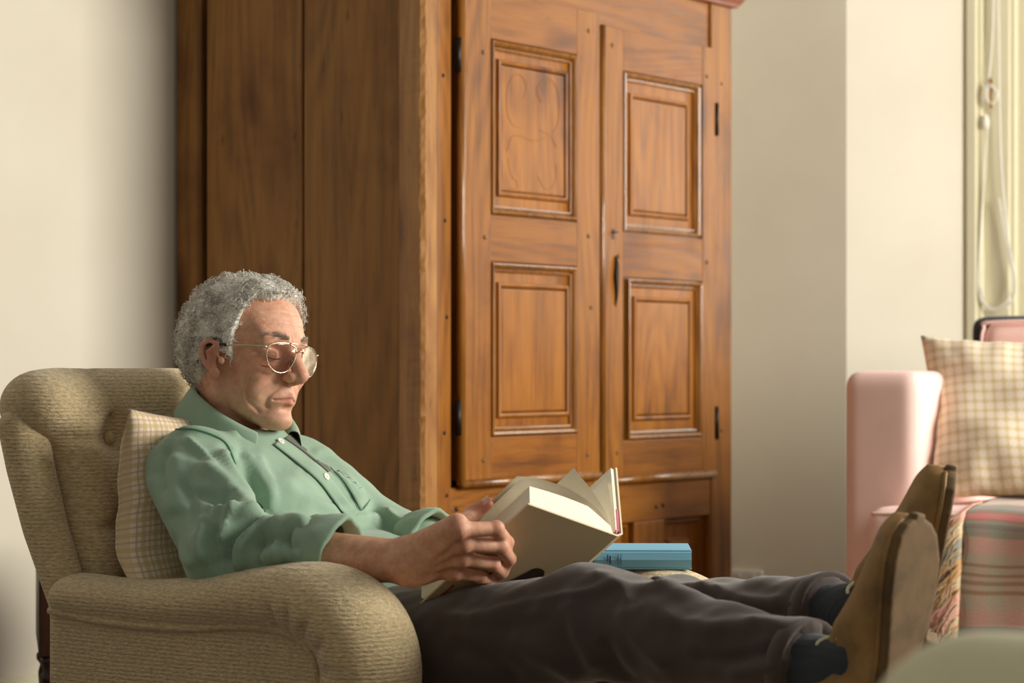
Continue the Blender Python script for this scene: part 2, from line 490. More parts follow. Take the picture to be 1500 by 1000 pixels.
def glassmat(name, tint, glossy=.12):
    m = bpy.data.materials.new(name); m.use_nodes = True; t = m.node_tree; t.nodes.clear()
    tr = t.nodes.new('ShaderNodeBsdfTransparent'); tr.inputs[0].default_value = (*tint, 1)
    gl = t.nodes.new('ShaderNodeBsdfGlossy'); gl.inputs['Roughness'].default_value = .03
    fr = t.nodes.new('ShaderNodeFresnel'); fr.inputs[0].default_value = 1.45
    mx = t.nodes.new('ShaderNodeMixShader'); ou = t.nodes.new('ShaderNodeOutputMaterial')
    t.links.new(fr.outputs[0], mx.inputs[0]); t.links.new(tr.outputs[0], mx.inputs[1]); t.links.new(gl.outputs[0], mx.inputs[2]); t.links.new(mx.outputs[0], ou.inputs[0])
    return m
M_LENS = glassmat('spectacle_lens', (.95, .92, .89))
M_PANE = glassmat('window_pane', (.96, .98, .97))
M_PAGE = plain('book_paper', (242, 234, 214), .8, 0, .1, 60, .03)
def pageedge():
    m = NT('page_edge', .8); n = m.noise(m.coord('Object', (30, 900, 30)), 1, 2)
    m.col(m.ramp(n, [(.3, lin((226, 214, 190))), (.7, lin((246, 240, 224)))])); m.bump(n, .3, .0006); return m.m
M_PEDGE = pageedge()
M_COVER = plain('book_cover', (206, 188, 150), .5, 0, .06, 18, .06)
M_COVDARK = plain('cover_ink', (58, 46, 36), .55, 0, 0, 30, .3)
M_RED = plain('red_ribbon', (150, 42, 40), .6)
M_PINKB = plain('pink_headband', (222, 120, 140), .7)
M_BLUE = fabric_plain('blue_book_cloth', (122, 180, 208), 700, .3, 0, .06)
M_INK = plain('navy_lettering', (36, 66, 96), .6)
def floormat():
    m = NT('dark_floorboards', .45); n = m.noise(m.coord('Object', (1.2, 14, 1)), 1, 5)
    m.col(m.ramp(n, [(.3, lin((58, 40, 26))), (.7, lin((104, 76, 50)))])); m.bump(n, .2, .002); return m.m
M_FLOOR = floormat()
M_GREY = plain('grey_pad', (120, 112, 98), .8)
# ------------------------------------------------------------------ room shell
FD = Vector((2520, FPX)).normalized()              # direction of the wardrobe front / left wall in plan
WX, WY = FD.x, FD.y                                 # (0.580, 0.815)
SD = Vector((WY, -WX))                              # along the window wall, towards the right and nearer
W_ANG = math.atan2(WY, WX); S_ANG = math.atan2(SD.y, SD.x)
WARD = Vector(((620 - 750) / FPX * 4.95, 4.95))     # front left foot of the wardrobe

def quad_wall(name, a, b, z0, z1, th, side):
    """upright slab from plan point a to b, thickness th on the given side"""
    a = Vector(a); b = Vector(b); d = (b - a).normalized(); nrm = Vector((-d.y, d.x)) * side * th
    pts = [a, b, b + nrm, a + nrm]
    V = [(p.x, p.y, z0) for p in pts] + [(p.x, p.y, z1) for p in pts]
    o = mesh(name, V, [(0, 1, 2, 3), (7, 6, 5, 4), (0, 4, 5, 1), (1, 5, 6, 2), (2, 6, 7, 3), (3, 7, 4, 0)], M_WALL, None, False)
    bm = bmesh.new(); bm.from_mesh(o.data); bmesh.ops.recalc_face_normals(bm, faces=bm.faces[:]); bm.to_mesh(o.data); bm.free()
    return o
back_l = WARD + Vector((-WY, WX)) * 0.70            # wall line behind the wardrobe
wl0 = back_l - FD * 2.6
corner = Vector((0.913, 6.6)) - SD * ((Vector((0.913, 6.6)) - back_l).dot(SD))   # where the two walls meet
RV0 = Vector((0.913, 6.6)); RVD = (SD + FD).normalized(); RV1 = RV0 + RVD * 0.35
tag(quad_wall('wall_left', wl0, corner + FD * .1, 0, 2.9, .1, 1), kind='structure')
tag(quad_wall('wall_right', corner, RV0, 0, 2.9, .03, 1), kind='structure')
tag(quad_wall('wall_reveal', RV0, RV1, 0, 2.9, .03, 1), kind='structure')
we0 = RV1 + SD * 1.25
tag(quad_wall('wall_far_reveal', we0, we0 - FD * .25 + SD * .25, 0, 2.9, .03, 1), kind='structure')
tag(box('floor', (-3, .4, -.05), (4, 8, 0), M_FLOOR, None, 0), kind='structure')
def base(name, a, b):
    a = Vector((a[0], a[1])); b = Vector((b[0], b[1])); d = (b - a).normalized(); n = Vector((d.y, -d.x))
    prof = [(0, 0), (.02, 0), (.02, .12), (.014, .14), (.008, .155), (0, .16)]
    rs = [[(q.x + n.x * p, q.y + n.y * p, z) for p, z in prof] for q in (a, b)]
    tag(rings(name, rs, M_PAINT, None, True, True), kind='structure')
base('baseboard_left', wl0 + SD * .001, back_l - FD * .02 + SD * .001)
base('baseboard_right', corner + SD * .3, RV0)
# window: sash frame at the end of the splayed reveal
wn = empty('window_1', (RV1.x, RV1.y, 0), S_ANG); tag(wn, kind='structure')   # local x along the wall, y outwards
def wbox(n, lo, hi, mat=M_PAINT, p=wn, b=.004): return box(n, lo, hi, mat, p, b)
wbox('architrave', (0.0, -.02, 0), (.03, .05, 2.8)); wbox('architrave_bead', (.03, -.008, 0), (.042, .05, 2.8))
wbox('frame', (.042, .01, 0), (.115, .08, 2.8)); wbox('frame', (1.17, -.02, 0), (1.25, .08, 2.8))
wbox('parting_bead', (.115, .02, 0), (.128, .08, 2.8))
wbox('sash_stile', (.128, .04, .75), (.185, .085, 2.75)); wbox('sash_stile', (1.115, .04, .75), (1.17, .085, 2.75))
wbox('sash_rail', (.185, .04, .75), (1.115, .085, .86)); wbox('sash_rail', (.185, .04, 1.70), (1.115, .085, 1.76)); wbox('sash_rail', (.185, .04, 2.66), (1.115, .085, 2.75))
wbox('glazing_bar', (.64, .045, .86), (.665, .08, 1.70)); wbox('glazing_bar', (.64, .045, 1.76), (.665, .08, 2.66))
for x0, x1 in ((.185, .64), (.665, 1.115)):
    for z0, z1 in ((.86, 1.70), (1.76, 2.66)):
        box('pane', (x0, .058, z0), (x1, .062, z1), M_PANE, wn, 0)
wbox('window_apron', (.128, .03, 0), (1.17, .08, .70)); wbox('window_sill', (.03, -.05, .70), (1.2, .08, .75), M_PAINT, wn, .01)
# blind cord hooked on its cleat
def wpt(x, y, z):
    q = RV1 + SD * x + FD * y; return Vector((q.x, q.y, z))
def wfrom(px, py, y=-.012):     # point in front of the frame seen at a pixel
    r = (px - 750) / FPX; o = RV1 + FD * y
    x = (r * o.y - o.x) / (SD.x - r * SD.y); q = o + SD * x
    return Vector((q.x, q.y, CZ - (py - HZ) / FPX * q.y))
bc = empty('blind_cord', wfrom(1450, 455)); tag(bc, 'looped white blind cord hung on a brass cleat at the window frame', 'cord')
def cordpart(n, pts, r, mat=M_CORD, nn=8):
    return tube(n, [q - bc.location for q in spline(pts, 6)], r, mat, bc, nn)
cordpart('cord', [wfrom(1456, -60), wfrom(1454, 40), wfrom(1449, 110), wfrom(1446, 140)], .0028)
cordpart('cord', [wfrom(1461, -60), wfrom(1463, 60), wfrom(1465, 200), wfrom(1470, 290), wfrom(1480, 370), wfrom(1488, 410), wfrom(1484, 438), wfrom(1466, 453), wfrom(1446, 451), wfrom(1434, 425), wfrom(1436, 350), wfrom(1443, 240), wfrom(1446, 186)], .003)
cordpart('cord', [wfrom(1463, 290), wfrom(1473, 350), wfrom(1482, 400), wfrom(1478, 436), wfrom(1460, 451), wfrom(1444, 446), wfrom(1437, 420)], .0026)
for k in range(4):
    a, b = random.uniform(-2, 2), random.uniform(-2, 2)
    cordpart('cord_wrap', [wfrom(1447 + a, 124 + b, -.02), wfrom(1457 + a, 130, -.024), wfrom(1460 + a, 143 + b, -.022), wfrom(1452, 153 + b, -.02), wfrom(1445 + a, 142, -.024), wfrom(1447 + a, 124 + b, -.02)], .003)
cordpart('cleat', [wfrom(1451, 116, -.012), wfrom(1452, 122, -.02), wfrom(1452, 140, -.018), wfrom(1452, 152, -.02), wfrom(1452, 157, -.01)], .004, M_BRASS)
pt = wfrom(1444, 180) - bc.location
lathe('acorn', [(.002, .024), (.006, .02), (.009, .01), (.0105, 0), (.009, -.012), (.004, -.016)], M_CORD, bc, 14, pt)
# electric socket low on the window wall
def A_pt(px, py, off):
    r = (px - 750) / FPX; o = RV0 - FD * off
    x = (r * o.y - o.x) / (SD.x - r * SD.y); q = o + SD * x
    return Vector((q.x, q.y, CZ - (py - HZ) / FPX * q.y))
so_ = empty('wall_socket', A_pt(1096, 850, .0), S_ANG); tag(so_, 'white double wall socket low beside the wardrobe', 'socket')
box('face_plate', (-.05, -.012, -.03), (.05, 0, .03), M_WHITEPL, so_, .004)
for x in (-.024, .024):
    box('socket_hole', (x - .007, -.0135, -.012), (x + .007, -.011, -.004), M_BLACKPL, so_, .001); box('rocker_switch', (x - .006, -.0155, .008), (x + .006, -.011, .02), M_WHITEPL, so_, .001)

# ------------------------------------------------------------------ wardrobe
wr = empty('wardrobe', (WARD.x, WARD.y, 0), W_ANG)
tag(wr, 'large antique pine wardrobe with two panelled doors and plank sides', 'wardrobe')
WW, WD, WH = 1.249, .685, 1.69
# plank side (x = 0 plane), rough corner post at the front, near-black sheet painting the shade in the plank gaps
def post(name, x0, x1, y0, y1, z0, z1, mat, amp=.004, nz=60, seed=0):
    rs = []; r = random.Random(seed)
    base_ = [(x0, y0), (x1, y0), (x1, y1), (x0, y1)]
    c = .006; ra = rb = 0.0
    for i in range(nz):
        z = z0 + (z1 - z0) * i / (nz - 1)
        ra = .72 * ra + r.gauss(0, amp) * .7; rb = .72 * rb + r.gauss(0, amp) * .7; a = abs(ra); b = abs(rb)
        rs.append([(x0 + c + a, y0, z), (x1 - .003, y0, z), (x1, y0 + .003, z), (x1, y1, z), (x0, y1, z), (x0 + r.gauss(0, amp * .15), y0 + c + b, z)])
    return rings(name, rs, mat, wr, True, True)
post('corner_post', 0, .05, 0, .062, .06, WH, W_POST, .0026, 160, 3)
box('side_plank', (.008, .064, .08), (.03, .327, WH), W_SIDE, wr, .003, 2, .0015)
box('side_plank', (.010, .332, .08), (.03, .606, WH), W_SIDE, wr, .003, 2, .0015)
box('side_gap_shade', (.03, .05, .08), (.034, .66, WH), M_GAP_SHADE, wr, 0)  # added dark sheet, its colour stands in for shade between planks
post('rear_post', 0, .05, .620, .685, .0, WH, W_SIDE, .001, 8, 5)
box('side_plank', (WW - .03, .03, .08), (WW - .005, .65, WH), W_SIDE, wr, .003)
box('back_board', (.03, .66, .08), (WW - .02, .68, WH), W_SIDE, wr, .002)
box('bottom_board', (.03, .03, .1), (WW - .03, .66, .125), W_SIDE, wr, .002)
box('top_board', (0, 0, WH - .002), (WW, WD, WH + .02), W_SIDE, wr, .002)
# face frame, its front at y = 0
box('stile', (.05, 0, .0), (.096, .05, WH), W_FRONT_Z, wr, .003, 2, .0006)
box('stile', (1.150, .0, .0), (WW, .06, WH), W_FRONT_Z, wr, .003, 2, .0006)
box('frieze', (.096, .006, 1.565), (1.150, .04, WH), W_FRONT_X, wr, .002)
box('rail', (.096, .002, .436), (1.150, .05, .545), W_FRONT_X, wr, .003)
box('bottom_rail', (.096, .002, .06), (1.150, .05, .17), W_FRONT_X, wr, .003)
for x0, x1 in ((.096, .25), (.466, .60), (.805, .94), (1.144, 1.15)):
    box('mullion', (x0, .002, .17), (x1, .05, .436), W_FRONT_Z, wr, .002)
for x0, x1 in ((.25, .466), (.60, .805), (.94, 1.144)):
    rect_rings('lower_panel', x0, x1, .17, .436, [(-.002, .03), (.002, .018), (.010, .016), (.014, .030), (.05, .034), (.056, .024), (.07, .022)], W_PANEL, wr)
box('door_gap_shade', (.096, .052, .12), (1.150, .056, 1.66), M_GAP_SHADE, wr, 0)  # added dark sheet close behind the doors, paints the shade in their gaps
# cornice: stepped moulding on front and both ends
prof = [(0, 1.680), (.012, 1.682), (.016, 1.69), (.024, 1.70), (.028, 1.71), (.040, 1.716), (.046, 1.73), (.050, 1.75), (.058, 1.765), (.075, 1.79), (.082, 1.80), (.082, 1.82), (-.05, 1.825)]
rs = [[(-d, -d, z), (WW + d, -d, z), (WW + d, WD + .01, z), (-d, WD + .01, z)] for d, z in prof]
rings('cornice', rs, W_CORN, wr, True, True)

def door(x0, x1, z0, z1, yb, yf, panels, hinge_side, mats):
    """door leaf from x0..x1, back face yb, front yf; panels = [(x0,x1,z0,z1,ix0,ix1,iz0,iz1)]"""
    d = empty('door', (x0, yb, z0)); d.parent = wr
    def L(o):   # shift children built in wardrobe coordinates
        o.parent = d; o.location = (-x0, -yb, -z0); return o
    px0 = min(p[0] for p in panels); px1 = max(p[1] for p in panels)
    L(box('stile', (x0 + .013, yf, z0 + .012), (px0, yb, z1), W_FRONT_Z, None, .002))
    L(box('stile', (px1, yf, z0 + .012), (x1 - .004, yb, z1), W_FRONT_Z, None, .002))
    zs = sorted([(p[2], p[3]) for p in panels])
    L(box('rail', (px0, yf + .0005, z0 + .012), (px1, yb, zs[0][0]), W_FRONT_X, None, .002))
    L(box('rail', (px0, yf + .0005, zs[0][1]), (px1, yb, zs[1][0]), W_FRONT_X, None, .002))
    L(box('rail', (px0, yf + .0005, zs[1][1]), (px1, yb, z1), W_FRONT_X, None, .002))
    for (a0, a1, c0, c1, i0, i1, k0, k1) in panels:
        L(rect_rings('panel_moulding', a0, a1, c0, c1, [(0, yf + .010), (.002, yf + .010), (.003, yf - .002), (.006, yf - .004), (.010, yf - .001), (.013, yf + .003), (.014, yf + .010), (.016, yf + .010), (.017, yf + .004), (.020, yf + .005), (.023, yf + .016)], W_BEAD, None, False))
        g = .012
        L(rect_rings('door_panel', a0 + .01, a1 - .01, c0 + .01, c1 - .01, [(0, yf + .013), (.02, yf + .012)], W_PANEL, None))
        L(rect_rings('raised_field', i0, i1, k0, k1, [(0, yf + .013), (.002, yf + .005), (.006, yf + .003), (.010, yf + .005), (.0115, yf + .012), (.0135, yf + .012), (.0145, yf + .0075), (.017, yf + .007)], W_PANEL, None))
    # bead round the leaf's edge
    r = .010
    e = []
    if hinge_side == 'l' or True:
        V, Fc = tube_data([(x0 + .006, yf + .004, z0 + .004), (x0 + .006, yf + .004, z1)], r, 10); e.append((V, Fc))
    V, Fc = tube_data([(x0 + .006, yf + .004, z0 + .006), (x1 - .002, yf + .004, z0 + .006)], r, 10); e.append((V, Fc))
    for V, Fc in e: L(mesh('edge_bead', V, Fc, W_BEAD, None, True))
    return d, L
dl, LL = door(.110, .640, .546, 1.595, .022, -.014,
    [(.218, .545, 1.119, 1.492, .251, .517, 1.160, 1.454), (.218, .545, .648, 1.020, .251, .522, .687, .978)], 'l', None)
dr, LR = door(.655, 1.163, .530, 1.572, .024, -.006,
    [(.747, 1.090, 1.106, 1.477, .784, 1.046, 1.146, 1.431), (.765, 1.100, .627, 1.002, .800, 1.058, .671, .961)], 'r', None)
# hinges, escutcheon, key hole plate, nail heads
for z, L in ((1.446, LL), (.690, LL)):
    h = L(tube('hinge', [(.104, -.012, z - .036), (.104, -.012, z + .036)], .0065, M_IRON, None, 10))
L = LR
for z in (1.40, .66): L(tube('hinge', [(1.167, -.006, z - .04), (1.167, -.006, z + .04)], .005, M_IRON, None, 10))
V, Fc = tube_data([(.712, -.008, 1.05), (.714, -.009, 1.03), (.711, -.009, 1.00), (.714, -.008, .965), (.712, -.007, .935)], [.002, .006, .0075, .005, .001], 8)
L(mesh('escutcheon', V, Fc, M_IRON, None))
L(box('keyhole', (.699, -.008, 1.088), (.707, -.004, 1.112), M_BLACKPL, None, .001)); L(tube('key_turn', [(.696, -.010, 1.103), (.716, -.010, 1.105)], .002, M_IRON, None))
pegs = [(.19, 1.46), (.195, 1.07), (.19, .60), (.59, 1.55), (.59, 1.09), (.60, .93), (.585, .60)]
for x, z in pegs:
    LL(lathe('peg', [(.0052, 0), (.005, .0012), (.0, .0016)], M_PEG, None, 8)).rotation_euler = (math.pi / 2, 0, 0)
    COL.objects[-1].location = (x - .110, -.0145 - .022, z - .546)
for x, z in [(.70, 1.53), (1.12, 1.50), (1.12, 1.05), (.725, 1.05), (.72, .60)]:
    LR(lathe('peg', [(.0052, 0), (.005, .0012), (.0, .0016)], M_PEG, None, 8)).rotation_euler = (math.pi / 2, 0, 0)
    COL.objects[-1].location = (x - .655, -.0065 - .024, z - .530)
for x, z in ((.068, 1.40), (.074, 1.10), (.08, .9), (.072, .66), (.08, .53), (.085, .47), (.115, .50), (.12, .47), (.93, .47), (.90, .468), (1.2, 1.49), (1.2, .64)):
    o = lathe('nail_head', [(.005, 0), (.004, .002), (.0, .0025)], M_IRON, wr, 8); o.rotation_euler = (math.pi / 2, 0, 0); o.location = (x, .001, z)

# faint scroll drawing on the upper panel of the left door
def door_pt(px, py, y):
    rr = (px - 750) / FPX; o = WARD + Vector((-WY, WX)) * y
    w = (rr * o.y - o.x) / (WX - rr * WY); return Vector((w, y, CZ - (py - HZ) / FPX * (o.y + WY * w)))
M_PENCIL = plain('faint_pencil', (120, 76, 30), .7)
for pts in ([(766, 186), (752, 184), (743, 165), (742, 135), (750, 113), (762, 110), (770, 124), (768, 142)], [(790, 190), (806, 196), (817, 180), (818, 140), (808, 118), (795, 117), (786, 132), (792, 150)],
            [(742, 222), (750, 200), (762, 199), (778, 206), (792, 204), (806, 200), (815, 216)], [(744, 232), (748, 255), (757, 268), (754, 277), (746, 274)], [(788, 258), (796, 274), (806, 277), (814, 262), (814, 240)]):
    LL(mesh('scroll_drawing', *tube_data(spline([door_pt(a, b, -.0072) for a, b in pts], 6), .0005, 5), M_PENCIL, None))
# ------------------------------------------------------------------ armchair (local x forward, y to the sitter's left)
C_ANG = math.radians(-36); C0 = Vector((-0.427, 3.733, 0))
CU = Vector((math.cos(C_ANG), math.sin(C_ANG), 0)); CL = Vector((-math.sin(C_ANG), math.cos(C_ANG), 0))
def T(s, t, z): return C0 + CU * s + CL * t + Vector((0, 0, z))
ac = empty('armchair', C0, C_ANG); tag(ac, 'beige chenille armchair with tufted back and padded scroll arms', 'armchair')
def poly_cap(p, pts, rad, sy=1.0, yc=0):
    """tube round a path in the s-z plane, stretched sideways by sy"""
    q = (p[0], (p[1] - yc) / np.interp(p[0], [0, .38], [sy * 1.32, sy]).astype(np.float32), p[2]); d = None
    for i in range(len(pts) - 1):
        e = cap(q, (pts[i][0], 0, pts[i][1]), (pts[i + 1][0], 0, pts[i + 1][1]), rad[i], rad[i + 1])
        d = e if d is None else np.minimum(d, e)
    return d
def make_arm(yc, dz, name, ds=0):
    path = [tuple(v)[:2] for v in spline([(-.040, .466, 0), (.08, .462, 0), (.22, .468, 0), (.33, .480, 0), (.415, .482, 0), (.477, .457, 0), (.504, .407, 0), (.498, .350, 0), (.465, .285, 0), (.40, .22, 0), (.37, .12, 0)], 4)]
    path = [(a + (ds if a > .3 else ds * max(0, a) / .3), b + dz) for a, b in path]
    n = len(path); rad = [.032 + .024 * min(1, max(0, (i / n - .1) / .32)) for i in range(n)]
    side = -1 if yc < 0 else 1
    def f(p):
        slab = rbox(p, (.222 + ds / 2, yc, .27 + dz / 2), (.292 + ds / 2, .047, .20), .02)
        # trim the slab to the outline of the roll at the front
        slab = np.maximum(slab, cap((p[0], 0 * p[0], p[2]), (-.2, 0, .30), (.285 + ds, 0, .30), .30, .205) )
        roll = poly_cap(p, path, rad, 1.45, yc)
        return U(roll, slab, .012)
    V, Q = snets(f, (-.14, yc - .11, .04), (.64, yc + .11, .58), .006)
    V = relax(V, Q, 2)
    # gathers round the front scroll
    ang = np.arctan2(V[:, 2] - .39, V[:, 0] - .405 - ds); rr = np.hypot(V[:, 2] - .39, V[:, 0] - .405 - ds)
    w = np.clip((rr - .055) / .03, 0, 1) * np.clip((.105 - rr) / .03, 0, 1) * ((ang > -.7) & (ang < 1.9)) * np.clip((side * (V[:, 1] - yc) - .02) / .02, 0, 1)
    V[:, 1] -= side * w * .011 * np.clip(np.sin(ang * 15) * 1.4 - .5, 0, 1)
    o = npmesh(name, V, Q, M_CHAIR, ac)
    # welt where the flat outer panel meets the roll
    wp = [(-.056, .446), (.06, .436), (.20, .436), (.32, .446), (.390, .444), (.435, .425), (.453, .390), (.448, .345), (.415, .295), (.36, .235), (.325, .14)]
    wp = [(a + (ds if a > .3 else 0), b) for a, b in wp]
    pts = spline([(a, yc + side * .049, b + dz) for a, b in wp], 6)
    tube('welt', pts, .0056, M_CHAIRW, o, 8)
    return o
make_arm(-.285, 0.0, 'arm')
make_arm(.385, -.046, 'arm', .125)
# back: pad with deep buttons, sheared to lean backwards
def lean(z): return -.075 - .30 * (z - .44)
btn = [(-.155, .690), (.045, .690), (.20, .690), (-.155, .56), (.045, .56), (.20, .56)]
def f_back(p):
    q = p[0] - lean(p[2])
    ps = (q, p[1], p[2])
    pad = rbox(ps, (-.005, -.003, .455), (.055, .247, .295), .05)
    roll = cap(p, (-.160, -.205, .742), (-.160, .175, .742), .054)
    roll = U(roll, ell(p, (-.160, -.258, .738), (.062, .055, .055)), .03)
    d = U(pad, roll, .03)
    for t, z in btn:
        d = S(d, ell(ps, (.056, t, z), (.022, .015, .015)), .045)
    for t in (-.155, .045, .225):
        d = S(d, cap(ps, (.046, t, .69), (.030, t * 1.02, .80), .0055, .004), .010)
        d = S(d, cap(ps, (.048, t, .56), (.050, t, .42), .002), .018)
    for z in (.69, .56):
        d = S(d, cap(ps, (.046, -.155, z), (.040, -.29, z - .004), .0055, .005), .012)
        d = S(d, cap(ps, (.058, .225, z), (.045, .33, z + .006), .005, .004), .02)
    for (a, b) in (((-.155, .69), (-.055, .62)), ((-.055, .62), (.045, .69)), ((.045, .69), (.135, .62)), ((.135, .62), (.20, .69)), ((-.155, .56), (-.055, .62)), ((-.055, .62), (.045, .56)), ((.045, .56), (.135, .62)), ((.135, .62), (.20, .56))):
        d = S(d, cap(ps, (.047, a[0], a[1]), (.049, b[0], b[1]), .002), .020)
    d = S(d, cap(ps, (.048, -.30, .478), (.048, .30, .478), .0045), .012)
    return d
V, Q = snets(f_back, (-.28, -.36, .12), (.10, .40, .84), .006)
V = relax(V, Q, 2)
back = npmesh('backrest', V, Q, M_CHAIR, ac)
for t, z in btn:
    o = lathe('button', [(.0, -.004), (.009, -.003), (.011, .0), (.008, .004), (0, .006)], M_CHAIRW, back, 12); o.location = (lean(z) + .034, t, z); o.rotation_euler = (0, math.radians(78), 0)
for sy in (-1, 1):
    yc = -.284 if sy < 0 else .245
    def f_side(p):
        d = None
        pts = [(-.166, .708, .034), (-.150, .65, .033), (-.118, .56, .031), (-.066, .45, .028), (-.042, .33, .028), (-.030, .10, .030)]
        for i in range(len(pts) - 1):
            e = cap((p[0], (p[1] - yc) / 1.15, p[2]), (pts[i][0], 0, pts[i][1]), (pts[i + 1][0], 0, pts[i + 1][1]), pts[i][2], pts[i + 1][2])
            d = e if d is None else np.minimum(d, e)
        return d
    V, Q = snets(f_side, (-.24, yc - .06, .05), (0, yc + .06, .80), .006)
    npmesh('side_border', relax(V, Q, 1), Q, M_CHAIR, ac)
V, Q = snets(lambda p: rbox(p, (.23, .05, .19), (.33, .285, .085), .045), (-.14, -.26, .08), (.6, .36, .30), .012)
npmesh('seat_cushion', relax(V, Q, 1), Q, M_CHAIR, ac)
V, Q = snets(lambda p: rbox(p, (.19, .05, .125), (.30, .33, .06), .02), (-.15, -.32, .05), (.55, .42, .21), .012)
npmesh('seat_frame', V, Q, M_CHAIR, ac)
for x, y in ((.44, -.25), (.44, .35), (-.08, -.25), (-.08, .35)):
    lathe('leg', [(.012, 0), (.016, .02), (.022, .055), (.024, .08)], M_DARKW, ac, 14, (x, y, 0))

# ------------------------------------------------------------------ cushions
def pillow(name, frame, w, h, th, mat, label, cat, group=None, nu=34, nv=34, pinch=.13, wr=.004, seed=1):
    """frame(u,v)-> (centre point, normal) for u,v in -1..1"""
    r = np.random.default_rng(seed); ph = r.uniform(0, 6.28, 12)
    V = []; UV = []; Fc = []
    for side in (1, -1):
        for j in range(nv + 1):
            for i in range(nu + 1):
                u = -1 + 2 * i / nu; v = -1 + 2 * j / nv
                uu = u * (1 - pinch * (1 - abs(v) ** 1.5) * abs(u)); vv = v * (1 - pinch * (1 - abs(u) ** 1.5) * abs(v))
                prof = (max(0, 1 - abs(u) ** 2.6) ** .55) * (max(0, 1 - abs(v) ** 2.6) ** .55)
                c, n = frame(uu, vv)
                edge = 1 - prof
                wrk = wr * prof * (math.sin(5 * u + 7 * v + ph[0]) + math.sin(9 * u - 6 * v + ph[1]) * .7) + wr * 1.4 * edge * prof * 3 * math.sin(17 * (u if abs(v) > abs(u) else v) + ph[2])
                V.append(c + n * (side * (th / 2 * prof) + wrk)); UV.append(((u * .5 + .5) * w / .42, (v * .5 + .5) * h / .42))
    N = (nu + 1) * (nv + 1)
    for s in (0, 1):
        for j in range(nv):
            for i in range(nu):
                a = s * N + j * (nu + 1) + i; q = (a, a + 1, a + nu + 2, a + nu + 1)
                Fc.append(q if s == 0 else q[::-1])
    base_ = sum((Vector(v) for v in V), Vector()) / len(V); base_.z = min(v.z for v in V)
    o = mesh(name, [v - base_ for v in V], Fc, mat, None, True, UV); o.location = base_
    bm = bmesh.new(); bm.from_mesh(o.data); bmesh.ops.remove_doubles(bm, verts=bm.verts[:], dist=.0004); bm.to_mesh(o.data); bm.free()
    smooth_mesh(o.data); tag(o, label, cat, group); return o
def frame_back(u, v):
    # curved against the chair back, behind the sitter
    z = .592 + v * .145
    s = .012 + .080 * (max(0, -v)) ** 2.5 - .030 * (1 - v * v) - .030 * max(0, v) - .02 * u
    t = -.088 + u * .175 + .03 * v
    nz = T(1, 0, .12) - T(0, 0, 0); n = Vector((nz.x, nz.y, .15)).normalized()
    n = (CU * .95 + Vector((0, 0, .25 - .4 * max(0, -v))) - CL * .12 * u).normalized()
    return T(s, t, z), n
pillow('cushion', frame_back, .40, .36, .100, M_GING, 'beige gingham cushion wedged between the reading man and armchair back', 'cushion', None, seed=4, wr=.0012)
# ------------------------------------------------------------------ sofa
SO = Vector((.136 * 5.3, 5.3, 0))
def SP(x, y, z): return SO + Vector((SD.x * x + FD.x * y, SD.y * x + FD.y * y, z))
sf = empty('sofa', SO, S_ANG); tag(sf, 'pale pink linen sofa with tall square arm in front of window', 'sofa')
def blob(name, f, lo, hi, h, mat, parent, it=1):
    V, Q = snets(f, lo, hi, h); return npmesh(name, relax(V, Q, it), Q, mat, parent)
blob('arm', lambda p: rbox(p, (.093, .36, .505), (.0925, .36, .283), .032), (-.02, -.02, .2), (.21, .76, .82), .010, M_PINK, sf)
blob('arm', lambda p: rbox(p, (1.85, .36, .505), (.0925, .36, .283), .032), (1.73, -.02, .2), (1.97, .76, .82), .012, M_PINK, sf)
def f_seat(p):
    crown = .018 * np.cos(np.clip((p[0] - .95) / .85, -1, 1) * 1.57) * np.cos(np.clip((p[1] - .25) / .4, -1, 1) * 1.57)
    q = (p[0], p[1], p[2] - crown)
    return np.minimum(rbox(q, (.97, .26, .430), (.78, .36, .068), .030), rbox(q, (.97, -.045, .430), (.862, .055, .068), .030))
blob('seat_cushion', f_seat, (.08, -.13, .33), (1.86, .65, .55), .011, M_PINK, sf)
V = [( .110, -.097, .492), (.112, -.099, .42), (.112, -.097, .372)]
tube('piping', spline([(.122, -.092, .484), (.2, -.096, .486), (.5, -.096, .489), (1.0, -.096, .491)], 5), .004, M_PINK, sf)
blob('base', lambda p: rbox(p, (.97, .33, .300), (.93, .37, .062), .012), (.0, -.06, .22), (1.93, .73, .38), .014, M_PINK, sf)
blob('back_frame', lambda p: rbox(p, (.97, .73, .56), (.98, .055, .36), .030), (-.03, .65, .18), (1.98, .81, .95), .014, M_NAVY, sf)
blob('back_pad', lambda p: rbox(p, (.97, .615, .64), (.90, .06, .268), .045), (.03, .53, .35), (1.9, .70, .93), .013, M_PINK, sf)
tube('piping', spline([(.075, .567, .84), (.082, .565, .888), (.12, .563, .902), (.5, .562, .904), (1.0, .562, .904)], 5), .0045, M_PINK, sf)
for x, y in ((.06, .04), (.06, .68), (1.88, .04), (1.88, .68)):
    lathe('leg', [(.014, 0), (.018, .1), (.026, .24)], M_DARKW, sf, 12, (x, y, 0))
def frame_sofa(u, v):
    h = (v + 1) / 2
    x = .20 - .115 * h + (u + 1) / 2 * .44
    y = .02 + .20 * h + .05 * (u + 1) / 2
    z = .512 + .355 * h - .012 * (1 - v * v)
    n = (SP(.25, -1, 0) - SO); n = Vector((n.x, n.y, .55)).normalized()
    return SP(x, y, z), n
pillow('throw_pillow', frame_sofa, .46, .42, .15, M_GING2, 'plump cream gingham pillow leaning in the corner of the pink sofa', 'pillow', None, 40, 40, .10, .003, 9)

